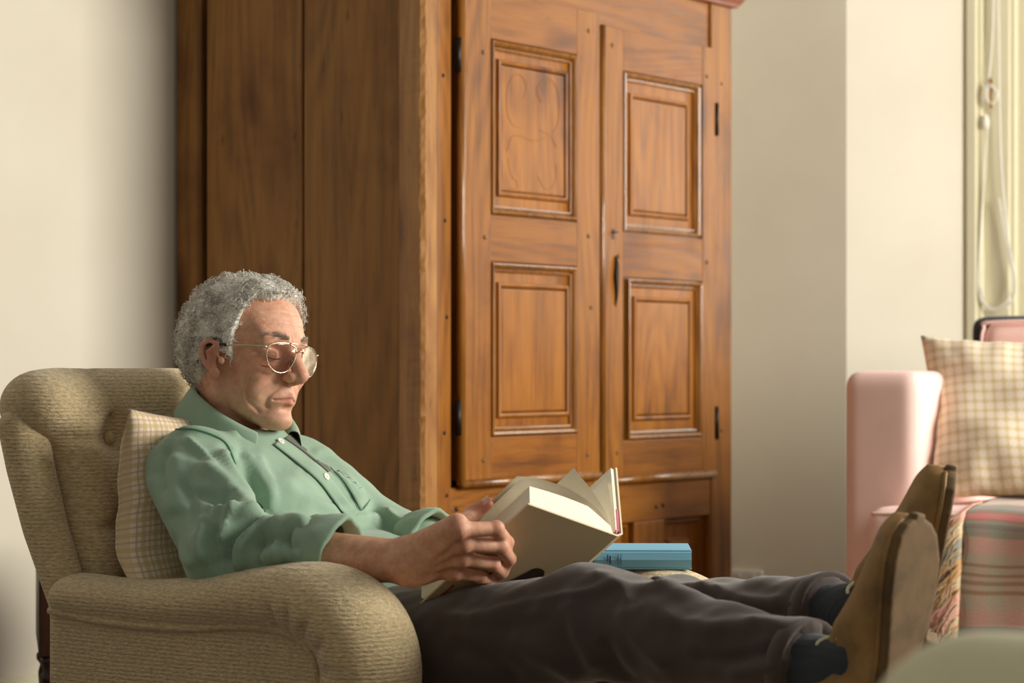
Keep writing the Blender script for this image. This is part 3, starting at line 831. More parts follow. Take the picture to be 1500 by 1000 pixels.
# plaid throw over the seat front
def plaid():
    m = NT('plaid_wool', .95); m.b.inputs['Sheen Weight'].default_value = .4
    tc = m.n('ShaderNodeTexCoord'); sp = m.n('ShaderNodeSeparateXYZ'); m.l(tc.outputs['UV'], sp.inputs[0])
    def bands(c, stops):
        r = m.n('ShaderNodeValToRGB'); r.color_ramp.interpolation = 'CONSTANT'; e = r.color_ramp.elements
        while len(e) < len(stops): e.new(.5)
        for k, (p, q) in enumerate(stops): e[k].position = p; e[k].color = (*lin(q), 1)
        m.l(c, r.inputs[0]); return r.outputs[0]
    pk = (208, 142, 128); gy = (132, 134, 120); be = (176, 162, 140); br = (142, 108, 70); hot = (212, 100, 116); sal = (200, 152, 138); tl = (94, 106, 102)
    v = m.math('FRACT', m.math('MULTIPLY', sp.outputs[1], 1 / .273))
    cv = bands(v, [(0, gy), (.02, br), (.04, hot), (.085, br), (.11, tl), (.24, sal), (.36, be), (.48, br), (.51, be), (.55, br), (.58, be), (.61, br), (.635, be), (.68, br), (.705, be), (.78, sal), (.90, gy), (.96, tl)])
    u = m.math('FRACT', m.math('MULTIPLY', sp.outputs[0], 1 / .26))
    cu = bands(u, [(0, be), (.10, sal), (.22, be), (.36, sal), (.52, pk), (.60, gy), (.80, tl), (.86, be)])
    c = m.mix(.30, cv, cu)
    n = m.noise(m.coord('UV', (420, 420, 1)), 1, 2)
    c = m.mix(.35, c, m.ramp(n, [(.3, (.6, .6, .6)), (.7, (1.25, 1.25, 1.25))]), 'MULTIPLY')
    m.col(c); m.bump(n, .5, .003); return m.m
M_PLAID = plaid()
M_FR = [plain('fringe_pink', (228, 172, 160), .9), plain('fringe_beige', (206, 184, 150), .9), plain('fringe_grey', (150, 148, 136), .9), plain('fringe_tan', (196, 156, 106), .9)]
th = empty('throw_blanket', SP(.62, -.10, .24), S_ANG); tag(th, 'fringed pink and grey plaid wool throw hanging over the pink sofa seat', 'blanket')
def thr(x, d):      # d = distance along the drape from the back edge
    path = [(.26, .520), (.10, .522), (-.06, .512), (-.102, .498), (-.118, .47), (-.124, .40), (-.128, .30), (-.132, .20)]
    L = [0]
    for i in range(len(path) - 1): L.append(L[-1] + math.hypot(path[i + 1][0] - path[i][0], path[i + 1][1] - path[i][1]))
    d = min(max(d, 0), L[-1] - 1e-6)
    i = max(k for k in range(len(L) - 1) if L[k] <= d); t = (d - L[i]) / (L[i + 1] - L[i])
    y = path[i][0] + (path[i + 1][0] - path[i][0]) * t; z = path[i][1] + (path[i + 1][1] - path[i][1]) * t
    hang = max(0, d - .38)
    y -= hang * .10 * (math.sin(x * 17 + 1) * .5 + .5) + .004 * math.sin(x * 40); z += .002 * math.sin(x * 33 + d * 20)
    return Vector((x - .62 + .04 * min(hang, .1) , y + .10, z - .24)), L[-1]
tot = thr(0, 0)[1]
nu, nv = 50, 44; V = []; UV = []; Fc = []
for j in range(nv + 1):
    for i in range(nu + 1):
        x = .345 + .62 * i / nu + .006 * math.sin(j * .7); d = tot * j / nv; V.append(thr(x, d)[0]); UV.append((.62 * i / nu, tot - d))
for j in range(nv):
    for i in range(nu):
        a = j * (nu + 1) + i; Fc.append((a, a + 1, a + nu + 2, a + nu + 1))
cloth = mesh('cloth', V, Fc, M_PLAID, th, True, UV)
md = cloth.modifiers.new('thick', 'SOLIDIFY'); md.thickness = .006; md.offset = 1
parts = {k: [] for k in range(4)}
for k in range(150):                                          # side fringe hanging from the left edge
    d = tot * (.42 + .57 * k / 150); p = thr(.345, d)[0]; L = random.uniform(.055, .085)
    kind = [0, 0, 1, 2, 3, 1, 0, 1][int(d * 26) % 8] if random.random() < .75 else random.randrange(4)
    dx = random.uniform(-.060, -.020); c = random.uniform(-.01, .01)
    q = [p, p + Vector((dx * .5, -.012, -L * .25)), p + Vector((dx * .9 + c, -.016 + c * .5, -L * .62)), p + Vector((dx + c * .4, -.014, -L))]
    parts[kind].append(tube_data(spline(q, 2), [.0022] * 6 + [.0012], 5))
for k in range(70):                                           # top edge fringe lying on the seat below the pillow
    p = thr(.36 + .58 * k / 70, .0)[0]; dx = random.uniform(-.05, .01); L = random.uniform(.04, .08)
    q = [p + Vector((0, -.06, .004)), p + Vector((dx * .3, -.03, .022 + random.uniform(0, .015))), p + Vector((dx * .8, .0, .018)), p + Vector((dx, L * .5, .004))]
    parts[3 if random.random() < .8 else 1].append(tube_data(spline(q, 2), [.0022] * 6 + [.0012], 5))
for k, v in parts.items():
    V, Fc = merge(v); tag(mesh('fringe', V, Fc, M_FR[k], th), kind='stuff')
# ------------------------------------------------------------------ reading man
pe = empty('person', T(.30, 0, .275)); PB = pe.location.copy()
tag(pe, 'grey-haired man in green shirt and glasses reclining with a book, feet up', 'person')
def pw(o):      # children carry world coordinates
    o.parent = pe; o.location = -PB; return o
# joints (world)
SH_N = T(.058, -.160, .642); SH_F = T(-.005, .150, .622)
EL_N = P(338, 812, 3.40); WR_N = P(604, 822, 3.265)
EL_F = P(572, 800, 3.76); WR_F = P(668, 800, 3.62)
HIP_N = T(.33, -.085, .355); HIP_F = T(.33, .095, .355)
KN_N = P(868, 912, 3.20); KN_F = P(985, 928, 3.34)
AN_N = P(1220, 985, 2.90); AN_F = P(1250, 902, 3.05)
tv = lambda v: tuple(v)
TOE_N = Vector((.13, -.08, 1)).normalized(); SOL_N = Vector((.76, -.65, 0)).normalized()
TOE_F = Vector((.17, -.10, 1)).normalized(); SOL_F = Vector((.93, -.10, -.20)).normalized()
def lerp(a, b, t): return a + (b - a) * t

# ---------- head (local x forward, y left, z up, metres from the ear axis)
HYAW, HPIT, HROL = math.radians(33), math.radians(-1), math.radians(6)
fw0 = Vector((math.cos(HYAW), -math.sin(HYAW), 0)); lf0 = Vector((math.sin(HYAW), math.cos(HYAW), 0)); up0 = Vector((0, 0, 1))
fw = fw0 * math.cos(HPIT) - up0 * math.sin(HPIT); up1 = fw0 * math.sin(HPIT) + up0 * math.cos(HPIT)
lf = lf0 * math.cos(HROL) - up1 * math.sin(HROL); up = up1 * math.cos(HROL) + lf0 * math.sin(HROL)
HO = P(357, 537, 3.70)
HM = np.array([tuple(fw), tuple(lf), tuple(up)])          # rows: world -> local
def hwarp(z): return .03 + (z - .03) * (.885 if z < .03 else .955)      # facial proportions
def xwarp(x): return x * (.87 if x < 0 else .945)
def h2w(p): return HO + fw * xwarp(p[0]) + lf * p[1] + up * hwarp(p[2])
def warp_np(A):
    A = A.copy(); A[:, 2] = np.where(A[:, 2] < .03, .03 + (A[:, 2] - .03) * .885, .03 + (A[:, 2] - .03) * .955)
    A[:, 0] = np.where(A[:, 0] < 0, A[:, 0] * .87, A[:, 0] * .945); return A
def w2h(v): d = v - HO; return (d.dot(fw), d.dot(lf), d.dot(up))
NK0 = w2h(T(-.015, .0, .635))                              # neck root in head space

def skull(p):
    x, y, z = p; q = (x, np.abs(y), z)
    d = ell(p, (-.014, 0, .047), (.100, .0745, .086))
    d = U(d, ell(p, (.030, 0, .050), (.066, .066, .068)), .03)
    d = U(d, ell(p, (-.045, 0, .020), (.062, .066, .070)), .03)
    return d
def f_head(p):
    x, y, z = p; ay = np.abs(y); q = (x, ay, z)
    d = skull(p)
    d = U(d, ell(p, (.036, 0, -.025), (.054, .051, .080)), .025)                  # face core
    d = U(d, cap(q, (.004, .047, -.050), (.066, .016, -.096), .019, .015), .020)    # jaw line
    d = U(d, ell(p, (.078, 0, -.097), (.020, .022, .017)), .016)                    # chin
    d = U(d, ell(q, (.061, .045, -.020), (.024, .020, .019)), .022)                 # cheek bone
    d = U(d, ell(q, (.048, .039, -.052), (.022, .016, .026)), .022)                 # cheek
    d = U(d, cap(q, (.0905, .008, .037), (.079, .043, .037), .0100, .0085), .016)   # brow ridge
    d = U(d, ell(p, (.070, 0, -.058), (.0285, .031, .027)), .016)                   # muzzle
    d = S(d, ell(q, (.1035, .0335, .013), (.0195, .0185, .0135)), .014)             # eye sockets
    d = U(d, ell(q, (.0765, .0325, .011), (.0142, .0150, .0128)), .004)             # lids over the eye
    d = S(d, cap(q, (.0925, .0215, .0055), (.0865, .0450, .0065), .0007), .0028)    # lash line
    d = S(d, cap(q, (.0905, .0205, .0195), (.0850, .0460, .0185), .0010), .0045)    # upper lid crease
    d = S(d, cap(q, (.0905, .0215, -.0040), (.0830, .0480, -.0040), .0008), .005)   # bag under the eye
    d = S(d, cap(q, (.0850, .0300, -.0150), (.0740, .0520, -.0090), .0008), .006)
    # nose
    d = U(d, cap(p, (.0905, 0, .0300), (.1130, 0, -.0100), .0085, .0090), .012)
    d = U(d, cap(p, (.1080, 0, .0020), (.1195, 0, -.0215), .0092, .0118), .008)
    d = U(d, ell(q, (.1055, .0125, -.0255), (.0125, .0085, .0092)), .006)           # nostril wings
    d = U(d, cap(p, (.1170, 0, -.0300), (.1000, 0, -.0350), .0055, .0055), .006)
    d = S(d, ell(q, (.1085, .0068, -.0345), (.0065, .0036, .0036)), .003)
    d = S(d, cap(q, (.1010, .0200, -.0180), (.0960, .0215, -.0310), .0010), .005)
    # lips
    d = U(d, cap(q, (.0985, .0, -.0565), (.0850, .0230, -.0615), .0052, .0028), .006)
    d = U(d, cap(q, (.0975, .0, -.0690), (.0850, .0200, -.0655), .0060, .0032), .006)
    d = S(d, cap(q, (.1045, .0, -.0625), (.0860, .0250, -.0645), .0013), .0042)
    d = S(d, cap(p, (.1020, 0, -.0420), (.1030, 0, -.0510), .0015), .005)           # philtrum
    d = S(d, ell(q, (.0985, 0, -.0800), (.006, .016, .005)), .008)                  # dip above the chin
    # creases: nose to mouth, cheek, crow's feet, under the eye, forehead, frown
    def crease(a, b, pts, w, dep, mask):
        best = None
        for k in range(len(pts) - 1):
            (a0, b0), (a1, b1) = pts[k], pts[k + 1]; L = (a1 - a0) ** 2 + (b1 - b0) ** 2
            h = np.clip(((a - a0) * (a1 - a0) + (b - b0) * (b1 - b0)) / L, 0, 1)
            e = (a - a0 - h * (a1 - a0)) ** 2 + (b - b0 - h * (b1 - b0)) ** 2
            best = e if best is None else np.minimum(best, e)
        return dep * np.exp(-best / w ** 2) * mask
    lat = np.clip((ay - .012) / .008, 0, 1); fr = np.clip((x - .055) / .02, 0, 1)
    d = d + crease(x, z, [(.1010, -.028), (.0900, -.044), (.0800, -.060), (.0760, -.076)], .0030, .0024, lat)
    d = d - crease(x, z, [(.0930, -.032), (.0820, -.048), (.0720, -.064)], .0060, .0016, lat)
    d = d + crease(x, z, [(.0660, -.030), (.0590, -.048), (.0580, -.066), (.0660, -.086)], .0026, .0024, lat)
    d = d - crease(x, z, [(.0540, -.040), (.0500, -.060), (.0540, -.082)], .0060, .0014, lat)
    for c in ([(.071, .013), (.054, .020)], [(.070, .006), (.052, .004)], [(.071, .000), (.055, -.010)]): d = d + crease(x, z, c, .0016, .0007, lat)
    d = d + crease(x, z, [(.0950, -.004), (.0860, -.011), (.0790, -.010)], .0022, .0011, lat)
    d = d - crease(x, z, [(.0930, .000), (.0840, -.006), (.0740, -.004)], .0030, .0010, lat)
    d = d + crease(x, z, [(.0560, -.088), (.0460, -.100)], .0030, .0012, lat)
    for zz in (.0590, .0690, .0800): d = d + crease(ay, z, [(0, zz), (.025, zz + .002), (.046, zz - .002)], .0016, .0011, fr)
    d = d + crease(ay, z, [(.0070, .032), (.0090, .046)], .0016, .0016, fr)
    d = d + crease(ay, z, [(.0, .026), (.006, .025)], .0014, .0012, fr)
    # temples slightly hollow
    d = S(d, ell(q, (.060, .080, .040), (.026, .014, .024)), .020)
    # ear
    q = (x - .009, ay, z * 1.10 - .003)
    he = [(.012, .0745, .012), (.006, .082, .026), (-.007, .086, .031), (-.019, .087, .024), (-.022, .086, .008), (-.016, .083, -.012), (-.006, .078, -.026)]
    ear = cap(q, he[0], he[1], .0032, .0036)
    for i in range(1, len(he) - 1): ear = U(ear, cap(q, he[i], he[i + 1], .0038, .0038), .003)
    ear = U(ear, ell(q, (.0005, .0765, -.030), (.0085, .0052, .0095)), .005)      # lobe
    ear = U(ear, cap(q, (.001, .083, .020), (-.010, .084, .010), .0034), .004)    # inner fold
    ear = U(ear, cap(q, (-.010, .084, .010), (-.008, .080, -.014), .0034), .004)
    Mx = ((.97, .24, 0), (-.24, .97, 0), (0, 0, 1))
    ear = U(ear, ell(q, (-.006, .0765, .002), (.0160, .0040, .0270), Mx), .005)
    ear = S(ear, ell(q, (.002, .0840, -.006), (.0075, .0080, .0110)), .004)
    ear = U(ear, ell(q, (.0125, .0765, -.006), (.0040, .0050, .0070)), .005)      # tragus
    d = U(d, ear, .006); q = (x, ay, z)
    # neck
    d = U(d, cap(p, (-.022, 0, -.030), NK0, .054, .060), .030)
    d = U(d, cap(q, (-.015, .045, -.03), (NK0[0] + .05, .02, NK0[2] + .02), .016, .014), .02)
    return d
Vh, Qh = snets(f_head, (-.135, -.105, min(-.17, NK0[2] - .03)), (.145, .105, .15), .0016)
Vh = relax(Vh, Qh, 1, .35)
x, y, z = Vh[:, 0], np.abs(Vh[:, 1]), Vh[:, 2]
g = lambda cx, cy, cz, s: np.exp(-(((x - cx) ** 2 + (y - cy) ** 2 + (z - cz) ** 2) / s ** 2))
lipd = np.minimum(cap((x, y, z), (.0985, 0, -.0570), (.0855, .0215, -.0620), .0052, .0025), cap((x, y, z), (.0980, 0, -.0690), (.0855, .0190, -.0655), .0062, .0030))
red = np.clip(.75 - lipd / .0025, 0, .75)
red = np.maximum(red, .45 * g(.119, 0, -.022, .018)); red = np.maximum(red, .35 * g(.062, .050, -.028, .026)); red = np.maximum(red, .45 * g(-.004, .086, .005, .03)); red = np.maximum(red, .3 * g(.085, .03, .0, .02))
stub = np.clip(.35 * (g(.07, .02, -.085, .035) + g(.03, .05, -.06, .035) + g(.095, .0, -.048, .012)), 0, .3)
tint_h = np.stack([red, stub], 1)
Vh = warp_np(Vh)
Vw = Vh @ HM + np.array(tuple(HO))

# ---------- book position is needed by the hands
BU, BA = None, None
bk_top = Vector((.691, .02, .562)); ba = Vector((.186, 0, .146)).normalized(); bb = Vector((-.039, -.157, .050)).normalized()
def loc2w(v): return CU * v.x + CL * v.y + Vector((0, 0, v.z))
B_S = C0 + loc2w(bk_top); B_A = loc2w(ba); B_B = loc2w(bb)
B_N = B_A.cross(B_B).normalized()
if B_N.dot(Vector((0, 0, CZ)) - B_S) < 0: B_N = -B_N        # outwards from the near cover, towards the camera side
BH, BWd, BT = .236, .166, .036
def onp(px, py, off):
    """point seen at a pixel lying off metres outside the near cover"""
    dvec = P(px, py, 1.0) - Vector((0, 0, CZ)); o = Vector((0, 0, CZ))
    t = ((B_S + B_N * off) - o).dot(B_N) / dvec.dot(B_N)
    return o + dvec * t

# ---------- near hand with forearm
fing = []     # (joints, radii)
def F(*pts): return [onp(a, b, c) for a, b, c in pts]
IDX = F((672, 776, .030), (727, 774, .026), (743, 794, .012), (738, 814, .007))
MID = F((678, 796, .033), (733, 800, .029), (746, 818, .013), (737, 834, .007))
RNG = F((676, 817, .031), (722, 826, .027), (735, 838, .012), (724, 849, .007))
PNK = F((664, 838, .026), (704, 845, .022), (718, 850, .011), (708, 858, .006))
TH = [WR_N.lerp(onp(672, 776, .02), .35) + B_N * -.004, onp(668, 772, -.020), onp(694, 752, -.046), onp(714, 737, -.050)]
def f_hand(p):
    w = WR_N
    d = cap(p, tv(EL_N), tv(lerp(EL_N, WR_N, .45)), .034, .036)
    d = U(d, cap(p, tv(lerp(EL_N, WR_N, .45)), tv(WR_N), .0385, .0275), .02)
    mc = [IDX[0], MID[0], RNG[0], PNK[0]]
    off = [Vector((0, 0, .012)), Vector((0, 0, .005)), Vector((0, 0, -.004)), Vector((0, 0, -.011))]
    pal = None
    for k in range(4):
        inn = -B_N * .010
        e = cap(p, tv(w + off[k] * 1.1), tv(mc[k] + inn), .0210, .0150)
        pal = e if pal is None else U(pal, e, .012)
    d = U(d, pal, .02)
    for f, r in ((IDX, (.0110, .0102, .0090, .0078)), (MID, (.0112, .0104, .0092, .0080)), (RNG, (.0105, .0096, .0086, .0075)), (PNK, (.0095, .0084, .0076, .0066))):
        e = cap(p, tv(f[0]), tv(f[1]), r[0], r[1] * .94)
        e = U(e, ell(p, tv(f[1]), (r[1] * 1.06,) * 3), .004)
        e = U(e, cap(p, tv(f[1]), tv(f[2]), r[1] * .95, r[2]), .004)
        e = U(e, cap(p, tv(f[2]), tv(f[3]), r[2], r[3]), .004)
        k = U(d, ell(p, tv(f[0] + B_N * .002), (.0112,) * 3), .010)
        d = U(k, e, .005)
    t = cap(p, tv(TH[0]), tv(TH[1]), .0190, .0150)
    t = U(t, cap(p, tv(TH[1]), tv(TH[2]), .0128, .0112), .006); t = U(t, cap(p, tv(TH[2]), tv(TH[3]), .0115, .0085), .005)
    d = U(d, t, .012)
    # tendons and wrist crease
    for f in (IDX, MID, RNG):
        d = U(d, cap(p, tv(lerp(w, f[0], .35) + B_N * .013), tv(f[0] + B_N * .006), .003, .003), .009)
    return d
pts = [EL_N, WR_N] + IDX + MID + RNG + PNK + TH
lo = [min(q[i] for q in pts) - .05 for i in range(3)]; hi = [max(q[i] for q in pts) + .05 for i in range(3)]
Vn, Qn = snets(f_hand, lo, hi, .0022); Vn = relax(Vn, Qn, 1, .35)

# ---------- far hand, under the far half of the book
FN = Vector((B_N.x, B_N.y, 0))
def f_fhand(p):
    d = cap(p, tv(EL_F), tv(WR_F), .042, .028)
    dirv = (B_S - B_A * .12 + CL * .10 + Vector((0, 0, .05)) - WR_F).normalized()
    sidev = dirv.cross(Vector((0, 0, 1))).normalized(); upv = sidev.cross(dirv)
    for k in range(4):
        o = (k - 1.5)
        m0 = WR_F + dirv * .085 + upv * (o * .019) - sidev * .0
        d = U(d, cap(p, tv(WR_F + upv * o * .008), tv(m0), .019, .014), .012)
        m1 = m0 + dirv * .040 + sidev * -.008; m2 = m1 + dirv * .020 + sidev * -.012; m3 = m2 + sidev * -.018
        d = U(d, cap(p, tv(m0), tv(m1), .0105, .0095), .005); d = U(d, cap(p, tv(m1), tv(m2), .0095, .0085), .004); d = U(d, cap(p, tv(m2), tv(m3), .0085, .0075), .004)
    t0 = WR_F + dirv * .03 + upv * .02; t1 = t0 + dirv * .035 + upv * .02; t2 = t1 + dirv * .03 + upv * .008
    d = U(d, cap(p, tv(t0), tv(t1), .017, .013), .01); d = U(d, cap(p, tv(t1), tv(t2), .0115, .009), .005)
    return d
ctr = WR_F; lo = [min(EL_F[i], WR_F[i]) - .22 for i in range(3)]; hi = [max(EL_F[i], WR_F[i]) + .22 for i in range(3)]
Vf, Qf = snets(f_fhand, lo, hi, .0045); Vf = relax(Vf, Qf, 1, .4)

# ---------- trunk and legs (under the clothes)
def trunk(p, e):
    d = cap(p, tv(T(.345, -.075, .372)), tv(T(.345, .085, .372)), .105 - e)
    d = U(d, cap(p, tv(T(.245, -.060, .440)), tv(T(.245, .050, .440)), .112 - e), .06)
    d = U(d, cap(p, tv(T(.100, -.080, .550)), tv(T(.095, .050, .545)), .107 - e), .06)
    d = U(d, cap(p, tv(SH_N + CL * .03), tv(SH_F - CL * .03), .060 - e), .05)
    d = U(d, cap(p, tv(T(-.02, -.02, .640)), tv(T(.03, -.01, .645)), .080 - e), .05)
    return d
def legs(p, e, cut=1.0):
    def one(h, k, a, r):
        d = cap(p, tv(h), tv(k), r[0] - e, r[1] - e)
        return U(d, cap(p, tv(k), tv(lerp(k, a, cut)), r[1] - e, r[2] - e), .02)
    n = one(HIP_N, KN_N, AN_N, (.098, .074, .052)); f = one(HIP_F, KN_F, AN_F, (.098, .074, .052))
    return n, f
def f_core(p):
    n, f = legs(p, .016); d = U(trunk(p, .014), U(n, f, .01), .03)
    d = U(d, cap(p, tv(h2w(NK0)), tv(T(-.02, 0, .62)), .056), .03)
    for a, b in ((SH_N, EL_N), (SH_F, EL_F)): d = U(d, cap(p, tv(a), tv(b), .052, .044), .02)
    for a, t_, s_ in ((AN_N, TOE_N, SOL_N), (AN_F, TOE_F, SOL_F)): d = U(d, cap(p, tv(a + s_ * .035), tv(a + s_ * .050 + t_ * .13), .028, .018), .02)
    return d
Vc, Qc = snets(f_core, (-.66, 2.80, .22), (.56, 4.10, .80), .010); Vc = relax(Vc, Qc, 1)
o1 = len(Vw); o2 = o1 + len(Vn); o3 = o2 + len(Vf)
BV = np.concatenate([Vw, Vn, Vf, Vc]); BQ = np.concatenate([Qh, Qn + o1, Qf + o2, Qc + o3])
body = pw(npmesh('body', BV, BQ, M_SKIN))
tint = np.zeros((len(BV), 4), np.float32); tint[:, 3] = 1; tint[:len(Vw), :2] = tint_h
kn = np.zeros(len(Vn))
for f in (IDX, MID, RNG, PNK):
    for j in (0, 1, 3): kn = np.maximum(kn, .4 * np.exp(-((Vn - np.array(tuple(f[j]))) ** 2).sum(1) / .014 ** 2))
kn = np.maximum(kn, .6 * np.exp(-((Vn - np.array(tuple(TH[3]))) ** 2).sum(1) / .02 ** 2)); tint[o1:o2, 0] = kn
ca = body.data.color_attributes.new('tint', 'FLOAT_COLOR', 'POINT')
if len(ca.data) == len(tint): ca.data.foreach_set('color', tint.ravel())
# finger nails
def nail(pos, nrm, along, w, l):
    along = (along - nrm * along.dot(nrm)).normalized(); sd = nrm.cross(along); V = []; Fc = []
    for j in range(5):
        for i in range(5):
            u = -1 + i / 2; v = -1 + j / 2
            V.append(pos + sd * (u * w * (1 - .12 * v * v)) + along * v * l - nrm * (u * u * .0016))
    for j in range(4):
        for i in range(4): a = j * 5 + i; Fc.append((a, a + 1, a + 6, a + 5))
    return V, Fc
M_NAIL = plain('finger_nail', (226, 178, 158), .3)
parts = []
dth = (TH[3] - TH[2]).normalized(); nn = (Vector((-.55, -.75, .5))).normalized(); nn = (nn - dth * nn.dot(dth)).normalized()
nl = pw(mesh('fingernail', *nail(TH[3] + nn * .0088 + dth * .001, nn, dth, .0055, .007), M_NAIL)); nl.parent = body; nl.location = (0, 0, 0)

# ---------- eyes, lashes, brows
def hm(name, V, Fc, mat, parent=body):
    return setp(mesh(name, [h2w(v) for v in V], Fc, mat), parent)
def setp(o, parent):
    o.parent = parent; o.location = (0, 0, 0) if parent is not pe else -PB; return o
for sy in (1, -1):
    pts = [(.0915 - .0005, sy * .0205, .0060), (.0925, sy * .027, .0042), (.0922, sy * .034, .0034), (.0895, sy * .041, .0042), (.0855, sy * .0465, .0062)]
    hm('eyelashes', *tube_data(spline(pts, 4), [.0004] + [.0009] * 15 + [.0005], 6), M_LASH)
    br = []
    for k in range(150):
        t = random.random(); x = .1015 - .0215 * t ** 1.6; y = sy * (.012 + .040 * t); zc = .0385 + .006 * math.sin(t * 2.4) + random.gauss(0, .0022)
        p0 = Vector((x + .0005, y, zc)); dr = Vector((-.25 * t, sy * (.6 + .4 * t), .45 - .9 * t + random.gauss(0, .25))).normalized() * random.uniform(.005, .009)
        out = Vector((.0018, sy * .0008, 0))
        br.append(tube_data([p0, p0 + dr * .5 + out, p0 + dr + out * .6], [.0003, .00026, .0001], 4))
    hm('eyebrow', *merge(br), M_BROW)

# ---------- hair: a close mass with curls
def hairline(x, y, z):
    """>0 where hair grows; head space arrays"""
    ay = np.abs(y)
    front = np.interp(z, [-.03, 0, .02, .045, .06, .075, .09, .102, .13], [.030, .032, .035, .040, .046, .054, .064, .076, .094])
    front = front - .018 * np.exp(-((ay - .050) / .014) ** 2) * (z > .062)              # recedes at the temples
    low = np.interp(x, [-.13, -.060, -.030, -.018, -.010, .018, .026, .034, .05], [-.062, -.062, -.052, -.020, .034, .036, .010, -.008, -.012])
    return np.minimum(front - x, (z - low) * 1.0)
def f_hair(p):
    x, y, z = p
    d = skull(p)
    thick = .0075 + .006 * np.clip((z - .05) / .07, 0, 1) + .002 * np.clip((x - .01) / .05, 0, 1) * np.clip((z - .07) / .04, 0, 1)
    n = (np.sin(x * 310 + np.sin(y * 170) * 2) * np.sin(y * 290 + np.sin(z * 190) * 2) * np.sin(z * 300 + np.sin(x * 160) * 2)) * .0022
    n += np.sin(x * 130 + 1) * np.sin(y * 120 + 2) * np.sin(z * 140) * .002
    lim = -hairline(x, y, z) * .8
    d = np.maximum(d - thick - n, -(d + .004))
    return -U(-d, -(lim), .012) if False else np.maximum(d, lim) + 0
Vr, Qr = snets(f_hair, (-.14, -.10, -.09), (.11, .10, .165), .0030)
Vr = relax(Vr, Qr, 1, .4)
Wr = warp_np(Vr)
hair = pw(npmesh('hair', Wr @ HM + np.array(tuple(HO)), Qr, M_HAIR))
Nr = vnorm(Vr, Qr); sk = skull((Vr[:, 0], Vr[:, 1], Vr[:, 2])); ok = np.where(sk > .004)[0]
st = []
for k in range(5200):
    i = int(ok[rng.integers(len(ok))]); p0 = Vector(Vr[i]); n = Vector(Nr[i])
    back = Vector((-.7, 0, -.35)) if p0.x < .03 else Vector((.35, 0, .1))
    tg = (back + Vector(rng.normal(size=3)) * .55); tg = (tg - n * tg.dot(n)).normalized(); bt = n.cross(tg)
    L = rng.uniform(.010, .019); cr = rng.uniform(.002, .0042); ph = rng.uniform(0, 6.28); turns = rng.uniform(.5, 1.2)
    pp = []
    for j in range(6):
        s = j / 5; a = ph + s * turns * 6.28
        pp.append(p0 - n * .003 + tg * (L * s) + n * (.0045 * math.sin(s * 2.6) + cr * (math.sin(a) - math.sin(ph)) * .7) + bt * (cr * (math.cos(a) - math.cos(ph))))
    st.append(tube_data(pp, [.0006, .0006, .00055, .0005, .0004, .00015], 3, False))
V, Fc = merge(st); cl = tag(mesh('hair_curls', [h2w(v) for v in V], Fc, M_HAIR), kind='stuff'); cl.parent = hair

# ---------- eyeglasses
gl = empty('eyeglasses', h2w((.11, 0, .01))); gl.parent = pe; gl.location = h2w((.11, 0, .01)) - PB; GLO = h2w((.11, 0, .01))
def gp(o): o.parent = gl; o.location = -GLO; return o
LN = [(.0085, .0195), (.022, .0245), (.040, .0240), (.055, .0185), (.0605, .006), (.0575, -.0100), (.0470, -.0220), (.0330, -.0260), (.0200, -.0210), (.0115, -.0080), (.0075, .0080)]
def lensx(y): return .1135 - .16 * abs(y) - 1.6 * y * y + .0
for sy in (1, -1):
    ring = spline([(lensx(a) - (.0 if b > 0 else b * -.12), sy * a, b + .006) for a, b in LN + LN[:1]], 5)[:-1]
    fr = gp(mesh('lens_rim', *tube_data([h2w(v) for v in ring + ring[:2]], .0010, 6, False), M_METAL))
    c = sum((Vector(v) for v in ring), Vector()) / len(ring)
    V = [h2w(c + Vector((.0012, 0, 0)))] + [h2w(v) for v in ring]; n = len(ring)
    gp(mesh('lens', V, [(0, 1 + i, 1 + (i + 1) % n) for i in range(n)], M_LENS))
    hinge = (lensx(.062) - .001, sy * .0645, .0215)
    gp(mesh('end_piece', *tube_data([h2w(v) for v in ((lensx(.058), sy * .0595, .0200), hinge, (hinge[0] - .008, sy * .0685, .0215))], [.0014, .0020, .0020], 8), M_METAL))
    tp = gp(mesh('temple', *tube_data([h2w(v) for v in spline([(hinge[0] - .006, sy * .0685, .0215), (.060, sy * .0745, .0225), (.030, sy * .0785, .0235)], 4)], .0017, 8), M_METAL))
    tt = mesh('temple_tip', *tube_data([h2w(v) for v in spline([(.030, sy * .0785, .0235), (.008, sy * .0815, .0250), (-.012, sy * .0810, .0230), (-.026, sy * .0780, .0080), (-.031, sy * .0750, -.006)], 4)], .0022, 8), M_BLACKPL); tt.parent = tp
    gp(mesh('nose_pad', *tube_data([h2w(v) for v in ((.1095, sy * .0125, .004), (.1065, sy * .0135, -.001), (.1035, sy * .0150, -.006))], [.0015, .0030, .0015], 8), M_LENS))
gp(mesh('top_bar', *tube_data([h2w(v) for v in spline([(lensx(.02) + .001, .021, .0310), (.1145, .008, .0315), (.1145, -.008, .0315), (lensx(.02) + .001, -.021, .0310)], 4)], .0011, 6), M_METAL))
gp(mesh('bridge', *tube_data([h2w(v) for v in spline([(.1120, .0080, .016), (.1170, .004, .0195), (.1170, -.004, .0195), (.1120, -.0080, .016)], 4)], .0012, 6), M_METAL))

